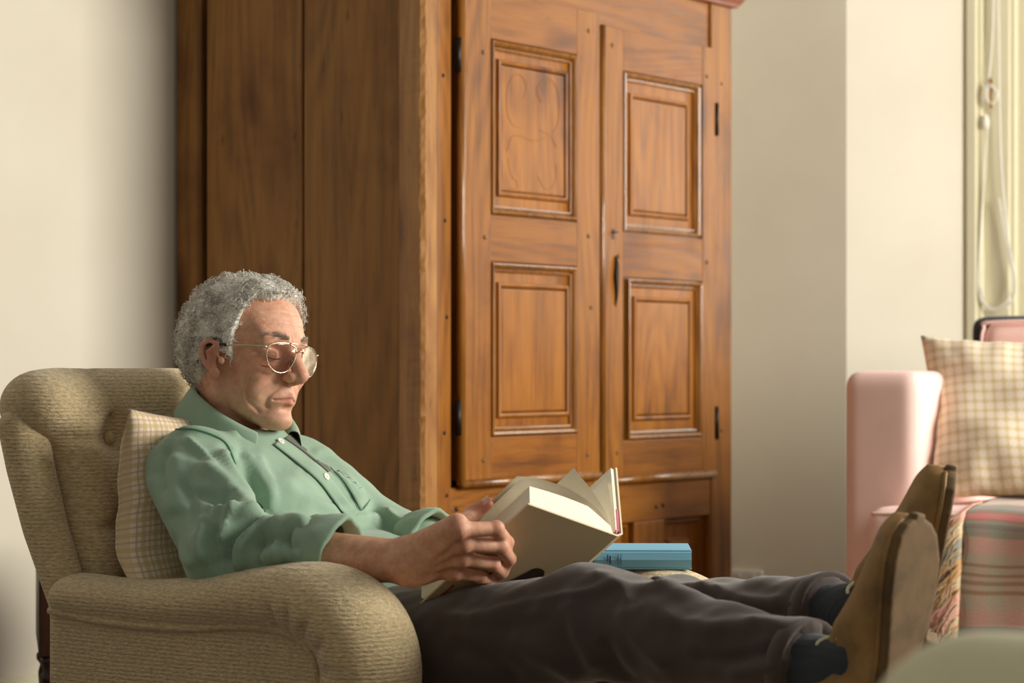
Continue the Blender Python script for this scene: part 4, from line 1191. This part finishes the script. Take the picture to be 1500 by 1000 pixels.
# ---------- trousers
def f_trou(p):
    n, f = legs(p, 0, 1.0)
    d = U(n, f, .012)
    d = U(d, cap(p, tv(T(.345, -.075, .365)), tv(T(.345, .085, .365)), .108), .04)
    d = U(d, cap(p, tv(T(.40, -.06, .385)), tv(T(.42, .07, .385)), .085), .05)
    # hems: cut across both shins
    for k, a in ((KN_N, AN_N), (KN_F, AN_F)):
        ax = (a - k).normalized(); e = a - ax * .036
        pl = (p[0] - e.x) * ax.x + (p[1] - e.y) * ax.y + (p[2] - e.z) * ax.z
        near = cap(p, tv(a - ax * .16), tv(a + ax * .3), .11)
        d = np.where(near < 0, np.maximum(d, pl), d)
    return d
Vt, Qt = snets(f_trou, (-.42, 2.78, .20), (.56, 3.95, .62), .0062)
Vt = relax(Vt, Qt, 2)
Vt = folds(Vt, Qt, [
    ([(700, 905), (790, 880), (880, 865), (990, 858), (1080, 862)], 7, .006), ([(640, 900), (720, 905), (820, 890)], 10, .006),
    ([(860, 838), (905, 860), (930, 890)], 11, .008), ([(830, 870), (850, 925), (880, 985)], 13, .009), ([(905, 880), (935, 930), (990, 985)], 16, .009),
    ([(950, 850), (1000, 868), (1050, 862)], 9, .007), ([(1040, 862), (1090, 880), (1160, 884)], 10, .008), ([(960, 900), (1040, 920), (1120, 912)], 13, .008),
    ([(1090, 905), (1150, 920), (1210, 905)], 9, .006), ([(1000, 960), (1080, 965), (1170, 935)], 10, -.007), ([(1060, 990), (1140, 975), (1200, 950)], 10, .007),
    ([(740, 930), (800, 960), (860, 1000)], 18, .009), ([(650, 940), (720, 970), (770, 1010)], 16, -.008), ([(880, 930), (900, 975), (930, 1010)], 12, -.008)])
Nt = vnorm(Vt, Qt); Vt = Vt + Nt * (vnoise(Vt, 55, 3) * .0025 + vnoise(Vt, 120, 5) * .0008)[:, None]
tr = pw(npmesh('trousers', Vt, Qt, M_TROU))
def hemring(k, a, off, r, name, parent):
    ax = (a - k).normalized(); e = a - ax * off; s1 = ax.cross(Vector((0, 0, 1))).normalized(); s2 = s1.cross(ax)
    rs = []
    for d_, rr in ((-.022, r), (-.020, r + .003), (.002, r + .003), (.003, r), (-.004, r - .010)):
        rs.append([tuple(e + ax * d_ + (s1 * math.cos(t) + s2 * math.sin(t)) * rr) for t in [2 * math.pi * i / 28 for i in range(28)]])
    o = rings(name, rs, M_TROU, None, False, False, True); o.parent = parent; return o
hemring(KN_N, AN_N, .037, .057, 'hem', tr); hemring(KN_F, AN_F, .037, .057, 'hem', tr)

# ---------- socks and shoes
def shoe_frame(an, toe_dir, sole_dir):
    t = toe_dir.normalized(); s = (sole_dir - t * sole_dir.dot(t)).normalized(); w = t.cross(s); return t, s, w
def make_foot(an, kn, toe_dir, sole_dir, ident):
    t, s, w = shoe_frame(an, toe_dir, sole_dir)
    R = np.array([tuple(t), tuple(w), tuple(s)])     # local: x to toe, y sideways, z = sole direction (out of the sole)
    A = np.array(tuple(an))
    kl = R @ (np.array(tuple(kn)) - A)
    def sock(p):
        return U(cap(p, (0, 0, 0), tuple(kl * .32), .042, .047), ell(p, (.015, 0, .035), (.05, .030, .030)), .018)
    V, Q = snets(sock, (-.18, -.18, -.22), (.18, .18, .09), .005)
    V = relax(V, Q, 1)
    rib = np.sin(V[:, 1] * 900) * .0007; V = V + vnorm(V, Q) * rib[:, None]
    sk_ = pw(npmesh('sock', V @ R + A, Q, M_SOCK))
    # sole outline: half width along the length (x from heel to toe)
    xs = np.array([-.078, -.074, -.06, -.03, .0, .04, .08, .12, .155, .185, .200, .206]); hw = np.array([.004, .020, .029, .032, .030, .032, .040, .046, .046, .036, .020, .004])
    ctr = np.array([0, 0, 0, 0, 0, .002, .004, .004, .002, -.002, -.004, -.004])
    ZS = .080
    def width(x): return np.interp(x, xs, hw), np.interp(x, xs, ctr)
    def upper(p):
        x, y, z = p; h, c = width(x)
        # height of upper above the sole
        top = np.interp(x, [-.08, -.06, -.03, 0.02, .06, .10, .15, .19, .21], [.050, .074, .086, .092, .088, .068, .048, .036, .024])
        r = np.sqrt(((y - c) / (h + .003)) ** 2 + (np.clip(ZS - z, 0, 1) / top) ** 2)
        d = (r - 1) * np.minimum(h, .03) * .9
        d = np.maximum(d, z - ZS); d = np.maximum(d, -(x + .085)); d = np.maximum(d, x - .209)
        d = U(d, cap(p, (-.02, 0, .01), tuple(np.array((-.012, 0, -.01))), .043, .040), .02)
        d = np.maximum(d, z - ZS)
        return S(d, cap(p, (-.004, 0, -.02), (-.004, 0, -.08), .038, .05), .004)
    V, Q = snets(upper, (-.10, -.07, -.05), (.225, .07, .10), .0042)
    V = relax(V, Q, 2)
    sh = pw(npmesh('shoe', V @ R + A, Q, M_SHOE))
    def solef(p):
        x, y, z = p; h, c = width(x)
        d2 = np.abs(y - c) - (h + .004); d2 = np.maximum(d2, np.maximum(-(x + .083), x - .210))
        heel = np.where(x < -.005, .016, .0)
        zc = ZS + .005 + heel * .5; hz = .006 + heel * .5
        dz = np.abs(z - zc) - hz
        return U(np.maximum(d2, dz), np.maximum(d2, dz), .001) - .0015 + .0 * z
    V, Q = snets(solef, (-.10, -.07, .05), (.225, .07, .12), .0034)
    so = npmesh('sole', relax(V, Q, 1) @ R + A, Q, M_SOLE); so.parent = sh
    # welt stitching line and laces
    pts = []
    for k in range(46):
        a = k / 45; x = -.082 + .290 * (1 - abs(2 * a - 1)); sgn = 1 if a < .5 else -1
        h, c = width(np.array(x)); pts.append(Vector(tuple(np.array((x, float(c) + sgn * (float(h) + .005), ZS - .002)) @ R + A)))
    o = mesh('welt', *tube_data(pts, .0030, 6), M_SHOE); o.parent = sh
    for k in range(4):
        x = .045 + .018 * k; zt = ZS - np.interp(x, [.02, .06, .10], [.083, .071, .054])
        q = [Vector(tuple(np.array(v) @ R + A)) for v in ((x, -.020, zt + .008), (x + .004, 0, zt - .003), (x, .020, zt + .008))]
        o = mesh('lace', *tube_data(spline(q, 4), .0022, 6), M_CREAM); o.parent = sh
    q = [Vector(tuple(np.array(v) @ R + A)) for v in ((.045, .0, -.004), (.035, -.020, -.014), (.020, -.026, -.006), (.030, -.012, -.006), (.045, .0, -.004))]
    o = mesh('lace', *tube_data(spline(q, 5), .0024, 6), M_CREAM); o.parent = sh
    return sh
make_foot(AN_N, KN_N, TOE_N, SOL_N, 'n')
make_foot(AN_F, KN_F, TOE_F, SOL_F, 'f')

# ---------- shirt
CUF_N = lerp(EL_N, WR_N, .46)
def f_shirt(p):
    d = trunk(p, 0)
    sl = cap(p, tv(SH_N), tv(EL_N), .068, .062)
    sl = U(sl, cap(p, tv(EL_N), tv(CUF_N), .060, .050), .03)
    sf_ = cap(p, tv(SH_F), tv(EL_F), .066, .058); sf_ = U(sf_, cap(p, tv(EL_F), tv(lerp(EL_F, WR_F, .50)), .056, .048), .03)
    d = U(d, sl, .022); d = U(d, sf_, .022)
    # neck opening
    nk = NECK_C
    d = S(d, cap(p, tv(nk - NECK_UP * .03), tv(nk + NECK_UP * .15), .060, .068), .012)
    # hem of the shirt lies over the trousers
    ax = (T(.40, 0, .30) - T(.2, 0, .5)).normalized(); e = T(.405, 0, .35)
    return np.maximum(d, (p[0] - e.x) * ax.x + (p[1] - e.y) * ax.y + (p[2] - e.z) * ax.z)
NECK_C = P(350, 612, 3.705)
NECK_FW = (CU * .95 - Vector((0, 0, .31))).normalized(); NECK_UP = (Vector((0, 0, 1)) - NECK_FW * NECK_FW.z).normalized(); NECK_L = NECK_UP.cross(NECK_FW)
Vs, Qs = snets(f_shirt, (-.68, 3.18, .24), (.12, 4.16, .78), .0056)
Vs = relax(Vs, Qs, 2)
Vs = folds(Vs, Qs, [
    # sleeve: armhole seam, long folds to the elbow, crumples in the crook
    ([(252, 630), (300, 634), (334, 652), (346, 682)], 4, 0.0078), ([(334, 660), (355, 700), (392, 752)], 6, -0.0186), ([(318, 655), (342, 700), (378, 742)], 10, 0.0155),
    ([(285, 680), (320, 700), (350, 735), (385, 752)], 9, 0.0139), ([(262, 660), (255, 710), (262, 760)], 16, 0.0093), ([(280, 720), (310, 725), (345, 745)], 7, -0.0109),
    ([(300, 740), (330, 752), (375, 755), (392, 760)], 7, 0.0155), ([(395, 757), (365, 768), (338, 790), (332, 835)], 7, -0.0186), ([(402, 762), (372, 780), (350, 805), (350, 840)], 8, 0.0155),
    ([(318, 760), (312, 800), (320, 838)], 8, -0.0109), ([(300, 750), (292, 790), (300, 830)], 10, 0.0124), ([(395, 770), (430, 770), (455, 776)], 7, 0.0124),
    ([(370, 800), (410, 790), (450, 795)], 8, -0.0093), ([(375, 820), (415, 812), (455, 815)], 9, 0.0109), ([(225, 690), (235, 750), (255, 800)], 14, 0.0078),
    # short creases on the shoulder and upper sleeve
    ([(270, 640), (295, 662), (318, 690)], 5, .008), ([(248, 650), (240, 690), (246, 730)], 6, -.008), ([(265, 700), (285, 745), (290, 790)], 6, -.009), ([(340, 720), (318, 742), (296, 752)], 5, -.008),
    ([(352, 742), (330, 765), (318, 800)], 5, .009), ([(388, 775), (378, 800), (384, 835)], 5, -.009), ([(412, 772), (405, 800), (412, 830)], 6, .008), ([(430, 778), (428, 800), (436, 822)], 5, -.006),
    ([(232, 770), (258, 805), (290, 835)], 8, .008), ([(300, 612), (330, 625), (352, 642)], 5, .006), ([(350, 650), (362, 690), (388, 728)], 5, -.007), ([(372, 668), (392, 700), (402, 738)], 6, .007),
    ([(430, 690), (470, 712), (505, 748)], 7, -.005), ([(410, 712), (455, 735), (500, 760)], 8, .006), ([(500, 690), (520, 712), (535, 735)], 5, .004),
    # chest and belly
    ([(350, 665), (375, 690), (395, 740)], 8, .009), ([(365, 660), (420, 680), (470, 690)], 10, .005), ([(395, 720), (440, 700), (490, 700)], 12, .006),
    ([(480, 762), (530, 758), (580, 748)], 7, .007), ([(500, 772), (550, 770), (600, 770)], 7, -.006), ([(430, 740), (480, 745), (540, 735)], 11, .006),
    ([(455, 665), (480, 660), (505, 668)], 6, .005), ([(405, 755), (440, 765), (470, 765)], 6, .008), ([(540, 735), (565, 760), (590, 790)], 7, -.007), ([(560, 745), (590, 765), (610, 785)], 6, .006)])
Ns = vnorm(Vs, Qs); Vs = Vs + Ns * (vnoise(Vs, 46, 8) * .0022 + vnoise(Vs, 105, 9) * .0008)[:, None]
shirt = pw(npmesh('shirt', Vs, Qs, M_SHIRT))
bvh = BVHTree.FromPolygons([tuple(v) for v in Vs], [tuple(int(i) for i in q) for q in Qs])
CAM = Vector((0, 0, CZ))
def hit(px, py, off=.001):
    d = (P(px, py, 1.0) - CAM).normalized(); r = bvh.ray_cast(CAM, d)
    if r[0] is None: return None, None
    n = r[1] if r[1].dot(d) < 0 else -r[1]
    return r[0] + n * off, n
def seam(name, pts, rad, mat, off=.0005, parent=shirt):
    q = []
    for a in spline([(x, y, 0) for x, y in pts], 6):
        h, n = hit(a.x, a.y, off)
        if h is not None and (not q or (h - q[-1]).length < .05): q.append(h)
    if len(q) > 3: o = mesh(name, *tube_data(q, rad, 6), mat); o.parent = parent; return o
def strip(name, pa, pb, off, mat, th=.0012, n=30, parent=shirt):
    """cloth strip between two pixel lines lying on the shirt"""
    A = spline([(x, y, 0) for x, y in pa], 8); B = spline([(x, y, 0) for x, y in pb], 8)
    def at(L, t): f = t * (len(L) - 1); i = min(int(f), len(L) - 2); return L[i].lerp(L[i + 1], f - i)
    V = []; m = 5; last = None
    for i in range(n + 1):
        for j in range(m + 1):
            q = at(A, i / n).lerp(at(B, i / n), j / m); h, _ = hit(q.x, q.y, off)
            if h is None or (last is not None and (h - last).length > .06): h = last
            V.append(h); last = h
        last = V[-m - 1]
    if any(v is None for v in V): V = [v if v is not None else next(w for w in V if w is not None) for v in V]
    Fc = []
    for i in range(n):
        for j in range(m): a = i * (m + 1) + j; Fc.append((a, a + 1, a + m + 2, a + m + 1))
    o = mesh(name, V, Fc, mat); o.parent = parent
    md = o.modifiers.new('t', 'SOLIDIFY'); md.thickness = th; md.offset = 0
    return o
strip('undershirt_vee', [(416, 642), (444, 662), (480, 692)], [(430, 634), (456, 655), (485, 690)], .0014, M_TEE, .0008)
strip('placket', [(412, 644), (441, 665), (478, 694), (505, 730), (524, 752)], [(400, 652), (430, 676), (465, 705), (492, 741), (510, 763)], .0026, M_SHIRT)
strip('pocket', [(482, 684), (503, 706), (527, 746)], [(502, 670), (520, 690), (540, 732)], .0018, M_SHIRT)
seam('pocket_stitching', [(483, 687), (500, 704), (515, 726), (527, 747), (534, 741), (540, 733)], .0009, M_STITCH, .003)
seam('shoulder_seam', [(250, 630), (280, 628), (310, 636), (332, 650), (345, 680)], .0014, M_STITCH, .0006)
seam('yoke_seam', [(282, 606), (300, 620), (345, 638)], .0010, M_STITCH, .0006)
def button(px, py):
    h, n = hit(px, py, .003)
    if h is None: return
    q = n.to_track_quat('Z', 'Y').to_matrix(); rs = []
    for r, z in ((.0, -.001), (.0054, -.001), (.0058, .0006), (.0052, .0016), (.0040, .0010), (.0, .0010)):
        rs.append([tuple(h + q @ Vector((r * math.cos(a), r * math.sin(a), z))) for a in [2 * math.pi * i / 16 for i in range(16)]])
    o = rings('button', rs, M_CORD, None, True, True, True); o.parent = shirt
    hs = [tube_data([h + q @ Vector((sx * .0013, s2 * .0013, .0009)), h + q @ Vector((sx * .0013, s2 * .0013, .0014))], .0005, 6) for sx in (1, -1) for s2 in (1, -1)]
    c = mesh('button_holes', *merge(hs), M_BLACKPL); c.parent = o if False else shirt
button(410, 648); button(476, 699)
# collar: stand and turned-down leaf round the neck, open in front
NC = 64; V = []; Fc = []
prof = [(.000, -.030), (.001, -.010), (.003, .012), (.006, .022), (.010, .024), (.015, .018), (.020, .004), (.026, -.012), (.031, -.024)]
for i in range(NC + 1):
    a = math.radians(-148 + 296 * i / NC); b = abs(a) / math.radians(148)
    rx, ry = .070, .064
    for k, (o_, z_) in enumerate(prof):
        fall = 1 + (.25 * b ** 3 if k >= 5 else 0)
        flare = o_ * (1 + .35 * b ** 3) + .010 * max(0, b - .6) * (1 if k > 3 else 0)
        c = NECK_C - NECK_FW * (rx + flare) * math.cos(a) + NECK_L * (ry + flare) * math.sin(a)
        hgt = z_ * fall + .010 * math.cos(a) - (.030 * max(0, b - .55) ** 1.3 if True else 0)
        V.append(c + NECK_UP * hgt + NECK_FW * (.020 * max(0, b - .7)))
m = len(prof)
for i in range(NC):
    for k in range(m - 1): q = i * m + k; Fc.append((q, q + 1, q + m + 1, q + m))
co = mesh('collar', V, Fc, M_SHIRT); co.parent = shirt
md = co.modifiers.new('t', 'SOLIDIFY'); md.thickness = .0022; md.offset = 0
md = co.modifiers.new('s', 'SUBSURF'); md.levels = 1; md.render_levels = 1
# undershirt glimpsed in the open neck
Vu, Qu = snets(lambda p: np.maximum(trunk(p, .006), -cap(p, tv(NECK_C - NECK_UP * .02), tv(NECK_C + NECK_UP * .12), .052)), (-.6, 3.45, .50), (-.05, 4.08, .76), .009)
us = npmesh('undershirt', relax(Vu, Qu, 1), Qu, M_TEE); us.parent = shirt
# rolled cuffs
def cuff(el, wr, at, r, ln, tilt):
    ax = (wr - el).normalized(); c = lerp(el, wr, at); s1 = ax.cross(Vector((0, 0, 1))).normalized(); s2 = s1.cross(ax)
    rs = []
    for d_, rr in ((-.036, r + .006), (-.034, r + .012), (-.016, r + .0135), (.006, r + .012), (.011, r + .010), (.008, r + .004), (-.012, r + .0)):
        ring = []
        for i in range(40):
            a = 2 * math.pi * i / 40; wv = .0022 * math.sin(a * 5 + d_ * 60) + .0014 * math.sin(a * 9 - d_ * 90)
            ring.append(tuple(c + ax * (d_ + tilt * math.sin(a) * (1 if d_ > -.02 else -.4)) + (s1 * math.cos(a) * .95 + s2 * math.sin(a)) * (rr + wv)))
        rs.append(ring)
    o = rings('cuff', rs, M_SHIRT, None, False, False, True); o.parent = shirt; return o
cuff(EL_N, WR_N, .58, .047, .05, .014); cuff(EL_F, WR_F, .66, .044, .05, .005)
# ------------------------------------------------------------------ open book in the hands
ob = empty('open_book', B_S - B_A * BH); OB = ob.location.copy()
tag(ob, 'thick open hardback with cream jacket held in the reading man\'s hands', 'book')
def bp(o): o.parent = ob; o.location = -OB; return o
def slab(name, o, ea, eb, en, mat):
    """box from corner o with edge vectors"""
    V = [o, o + ea, o + ea + eb, o + eb]; V += [v + en for v in V]
    m_ = bp(mesh(name, V, [(0, 3, 2, 1), (4, 5, 6, 7), (0, 1, 5, 4), (1, 2, 6, 5), (2, 3, 7, 6), (3, 0, 4, 7)], mat, None, False))
    bm = bmesh.new(); bm.from_mesh(m_.data); bmesh.ops.recalc_face_normals(bm, faces=bm.faces[:]); bm.to_mesh(m_.data); bm.free(); return m_
SB = B_S - B_A * BH                                # foot of the spine
N_IN = -B_N                                        # into the pages
cv = slab('cover', SB - B_A * .003, B_A * (BH + .006), B_B * (BWd + .003), N_IN * .003, M_COVER)
# near page block: curved fore edge, rounded in towards the gutter
V = []; Fc = []; nk = 22; BT1 = .038
for j in range(2):
    for i in range(nk + 1):
        u = i / nk; h = BT1 * (1 - .55 * max(0, .22 - u) / .22) * (1.0 - .0 * u)
        bow = .004 * math.sin(min(1, u) * math.pi)
        base_ = SB + B_A * (BH * j) + B_B * (BWd * (.02 + .96 * u)) + N_IN * .003
        lip = B_B * (-.010 * (1 if u > .999 else 0))
        V.append(base_); V.append(base_ + N_IN * (h + bow) + B_B * (-.012 * u * u))
row = 2 * (nk + 1)
for i in range(nk):
    a = 2 * i; Fc += [(a, a + 2, a + 3, a + 1), (row + a, row + a + 1, row + a + 3, row + a + 2), (a + 1, a + 3, row + a + 3, row + a + 1), (a, row + a, row + a + 2, a + 2)]
Fc += [(2 * nk, row + 2 * nk, row + 2 * nk + 1, 2 * nk + 1), (0, 1, row + 1, row)]
pb = bp(mesh('page_block', V, Fc, M_PEDGE, None, False))
bm = bmesh.new(); bm.from_mesh(pb.data); bmesh.ops.recalc_face_normals(bm, faces=bm.faces[:]); bm.to_mesh(pb.data); bm.free()
# far half: opens away beyond the spine
FB = (B_B * -.29 + N_IN * .957).normalized(); FNn = B_A.cross(FB).normalized()
if FNn.dot(B_B) < 0: FNn = -FNn                    # towards the reader
SPV = (B_B * -.85 + N_IN * .5).normalized() * .016
slab('spine', SB - B_A * .003, B_A * (BH + .006), SPV, N_IN * .003, M_COVER)
F0 = SB + SPV
slab('cover', F0 - B_A * .003, B_A * (BH + .006), FB * (.142), FNn * .003, M_COVER)
slab('page_block', F0 + FNn * .003 + FB * .004, B_A * BH, FB * (.134), FNn * .007, M_PEDGE)
# leaves standing up between the halves, each bent over from the gutter
def leaf(pts, curl=0.0):
    cv_ = spline([(a, b, 0) for a, b in pts], 6); V = []; Fc = []; n = len(cv_)
    for j in range(7):
        v = j / 6
        for i, q in enumerate(cv_):
            u = i / (n - 1)
            V.append(SB + B_A * (BH * v + curl * u ** 4 * (v - .2)) + B_B * q.x + N_IN * q.y)
    for j in range(6):
        for i in range(n - 1): a = j * n + i; Fc.append((a, a + 1, a + n + 1, a + n))
    return bp(mesh('leaf', V, Fc, M_PAGE))
leaf([(.004, .020), (.020, .046), (.060, .064), (.120, .064), (.170, .052)])
leaf([(.004, .020), (.018, .046), (.060, .061), (.120, .058), (.166, .047)])
leaf([(.003, .020), (.004, .045), (.020, .078), (.050, .104)], .010)
leaf([(.002, .018), (-.008, .050), (-.020, .085), (-.026, .118)])
# head band, ribbon, printed ornament on the near cover
bp(mesh('head_band', *tube_data([B_S + N_IN * .004 + B_A * .001, B_S + SPV * .5 + N_IN * .010 + B_A * .001, F0 + B_A * BH + FNn * .006, F0 + B_A * BH + FNn * .005 + FB * .05], .0020, 6), M_PINKB))
bp(mesh('ribbon', *tube_data([onp(664, 857, .0012), onp(640, 878, .0012), onp(618, 899, .0012)], .0014, 6), M_RED))
def ink(pts):
    c = onp(sum(p[0] for p in pts) / len(pts), sum(p[1] for p in pts) / len(pts), .0009)
    ring = [onp(a, b, .0009) for a, b in [(q.x, q.y) for q in spline([(x, y, 0) for x, y in pts + pts[:1]], 4)[:-1]]]
    n = len(ring); bp(mesh('printed_ornament', [c] + ring, [(0, 1 + i, 1 + (i + 1) % n) for i in range(n)], M_COVDARK, None, False))
ink([(745, 852), (768, 840), (785, 832), (797, 836), (794, 846), (775, 853), (764, 866), (752, 866)])
ink([(716, 840), (735, 828), (752, 822), (742, 832), (738, 846), (724, 850)])
ink([(697, 874), (704, 873), (712, 877), (704, 879)])

# ------------------------------------------------------------------ blue book on the far arm
bz = .455
Bo = P(866, 833, 3.80); Bo.z = 0
bl = empty('blue_book', (0, 0, 0)); 
bc0 = P(1013, 834, 3.70)
bl.location = bc0; bl.rotation_euler = (math.radians(0), 0, math.radians(-2))
tag(bl, 'closed pale blue clothbound book lying flat on the armchair arm', 'book')
Lb, Db, Tb = .205, .14, .030
box('cover', (-Lb, 0, 0), (0, Db, .003), M_BLUE, bl, .001); box('cover', (-Lb, 0, Tb - .003), (0, Db, Tb), M_BLUE, bl, .001)
rs = []
for x in (-Lb, 0):
    rs.append([(x, .004, .0), (x, -.002, .004), (x, -.005, Tb * .5), (x, -.002, Tb - .004), (x, .004, Tb), (x, .008, Tb - .003), (x, .008, .003)])
rings('spine', rs, M_BLUE, bl, True, True)
box('page_block', (-Lb + .004, .006, .003), (-.004, Db - .004, Tb - .003), M_PEDGE, bl, 0)
for x, z0, z1, w in ((-.108, .006, .024, .0008), (-.1125, .006, .024, .0008), (-.1245, .008, .021, .0022), (-.1285, .012, .023, .0016), (-.150, .007, .020, .0016), (-.1545, .010, .018, .0022), (-.158, .008, .021, .0012)):
    box('lettering', (x - w / 2, -.0056, z0), (x + w / 2, -.0046, z1), M_INK, bl, 0)
# ------------------------------------------------------------------ dark side table behind the armchair
tx = P(47, 787, 4.35); ZT = tx.z
st_ = empty('side_table', (tx.x, tx.y, 0), math.radians(12)); tag(st_, 'dark mahogany side table with turned legs behind the armchair', 'table')
box('table_top', (0, -.03, ZT - .006), (.50, .40, ZT + .008), M_DARKW, st_, .005)
box('drawer_front', (.012, -.005, ZT - .215), (.48, .012, ZT - .022), M_DARKW, st_, .003)
box('apron', (.012, .012, ZT - .215), (.03, .37, ZT - .006), M_DARKW, st_, .002); box('apron', (.46, .012, ZT - .215), (.48, .37, ZT - .006), M_DARKW, st_, .002)
box('apron', (.03, .35, ZT - .215), (.46, .37, ZT - .006), M_DARKW, st_, .002)
for x, y in ((.032, .012), (.46, .012), (.032, .35), (.46, .35)):
    h = ZT - .215
    lathe('leg', [(.010, 0), (.014, .01), (.011, .03), (.013, h - .12), (.016, h - .07), (.012, h - .055), (.019, h - .045), (.019, h - .035), (.013, h - .028), (.018, h - .012), (.018, h)], M_DARKW, st_, 16, (x, y, 0))
    box('leg_block', (x - .02, y - .02, h), (x + .02, y + .02, ZT - .006), M_DARKW, st_, .002)
o = lathe('knob', [(.004, 0), (.004, .008), (.010, .014), (.010, .02), (0, .024)], M_BRASS, st_, 14); o.rotation_euler = (math.pi / 2, 0, 0); o.location = (.24, -.005, ZT - .11)

# ------------------------------------------------------------------ footstool under the heels
fz = .328
fp = (AN_N + AN_F) / 2
fo = empty('footstool', (fp.x - .02, fp.y + .03, 0), C_ANG); tag(fo, 'low beige upholstered footstool under the man\'s crossed feet', 'footstool')
blob('cushion', lambda p: rbox(p, (0, 0, fz - .075), (.20, .24, .07), .045), (-.22, -.26, .16), (.22, .26, .36), .010, M_CHAIR, fo)
box('frame', (-.18, -.22, .13), (.18, .22, .19), M_DARKW, fo, .006)
for x in (-.15, .15):
    for y in (-.19, .19): lathe('leg', [(.012, 0), (.018, .05), (.022, .13)], M_DARKW, fo, 14, (x, y, 0))

# ------------------------------------------------------------------ second armchair close to the camera, only its arm reaches into view
q0 = P(1520, 932, 1.45)
nc = empty('cream_armchair', (q0.x, q0.y, 0), math.radians(-20)); tag(nc, 'cream upholstered armchair with rounded arm close to the camera', 'armchair')
za = q0.z
def f_narm(p):
    d = cap(p, (-.03, 0, za - .075), (.60, 0.0, za - .085), .078, .075)
    return U(d, rbox(p, (.30, 0, .30), (.34, .062, .26), .03), .03)
blob('arm', f_narm, (-.16, -.12, .0), (.75, .12, za + .03), .011, M_CREAM, nc, 2)
blob('seat_cushion', lambda p: rbox(p, (.33, -.36, .33), (.36, .27, .09), .05), (-.06, -.66, .2), (.72, -.06, .45), .014, M_CREAM, nc)
blob('arm', lambda p: f_narm((p[0], p[1] + .72, p[2])), (-.16, -.84, .0), (.75, -.60, za + .03), .014, M_CREAM, nc, 2)
blob('backrest', lambda p: rbox(p, (.70, -.36, .50), (.08, .36, .42), .06), (.58, -.76, .05), (.82, .04, .96), .016, M_CREAM, nc)
for x in (.02, .66):
    for y in (-.68, -.02): lathe('leg', [(.014, 0), (.022, .06)], M_DARKW, nc, 12, (x, y, 0))
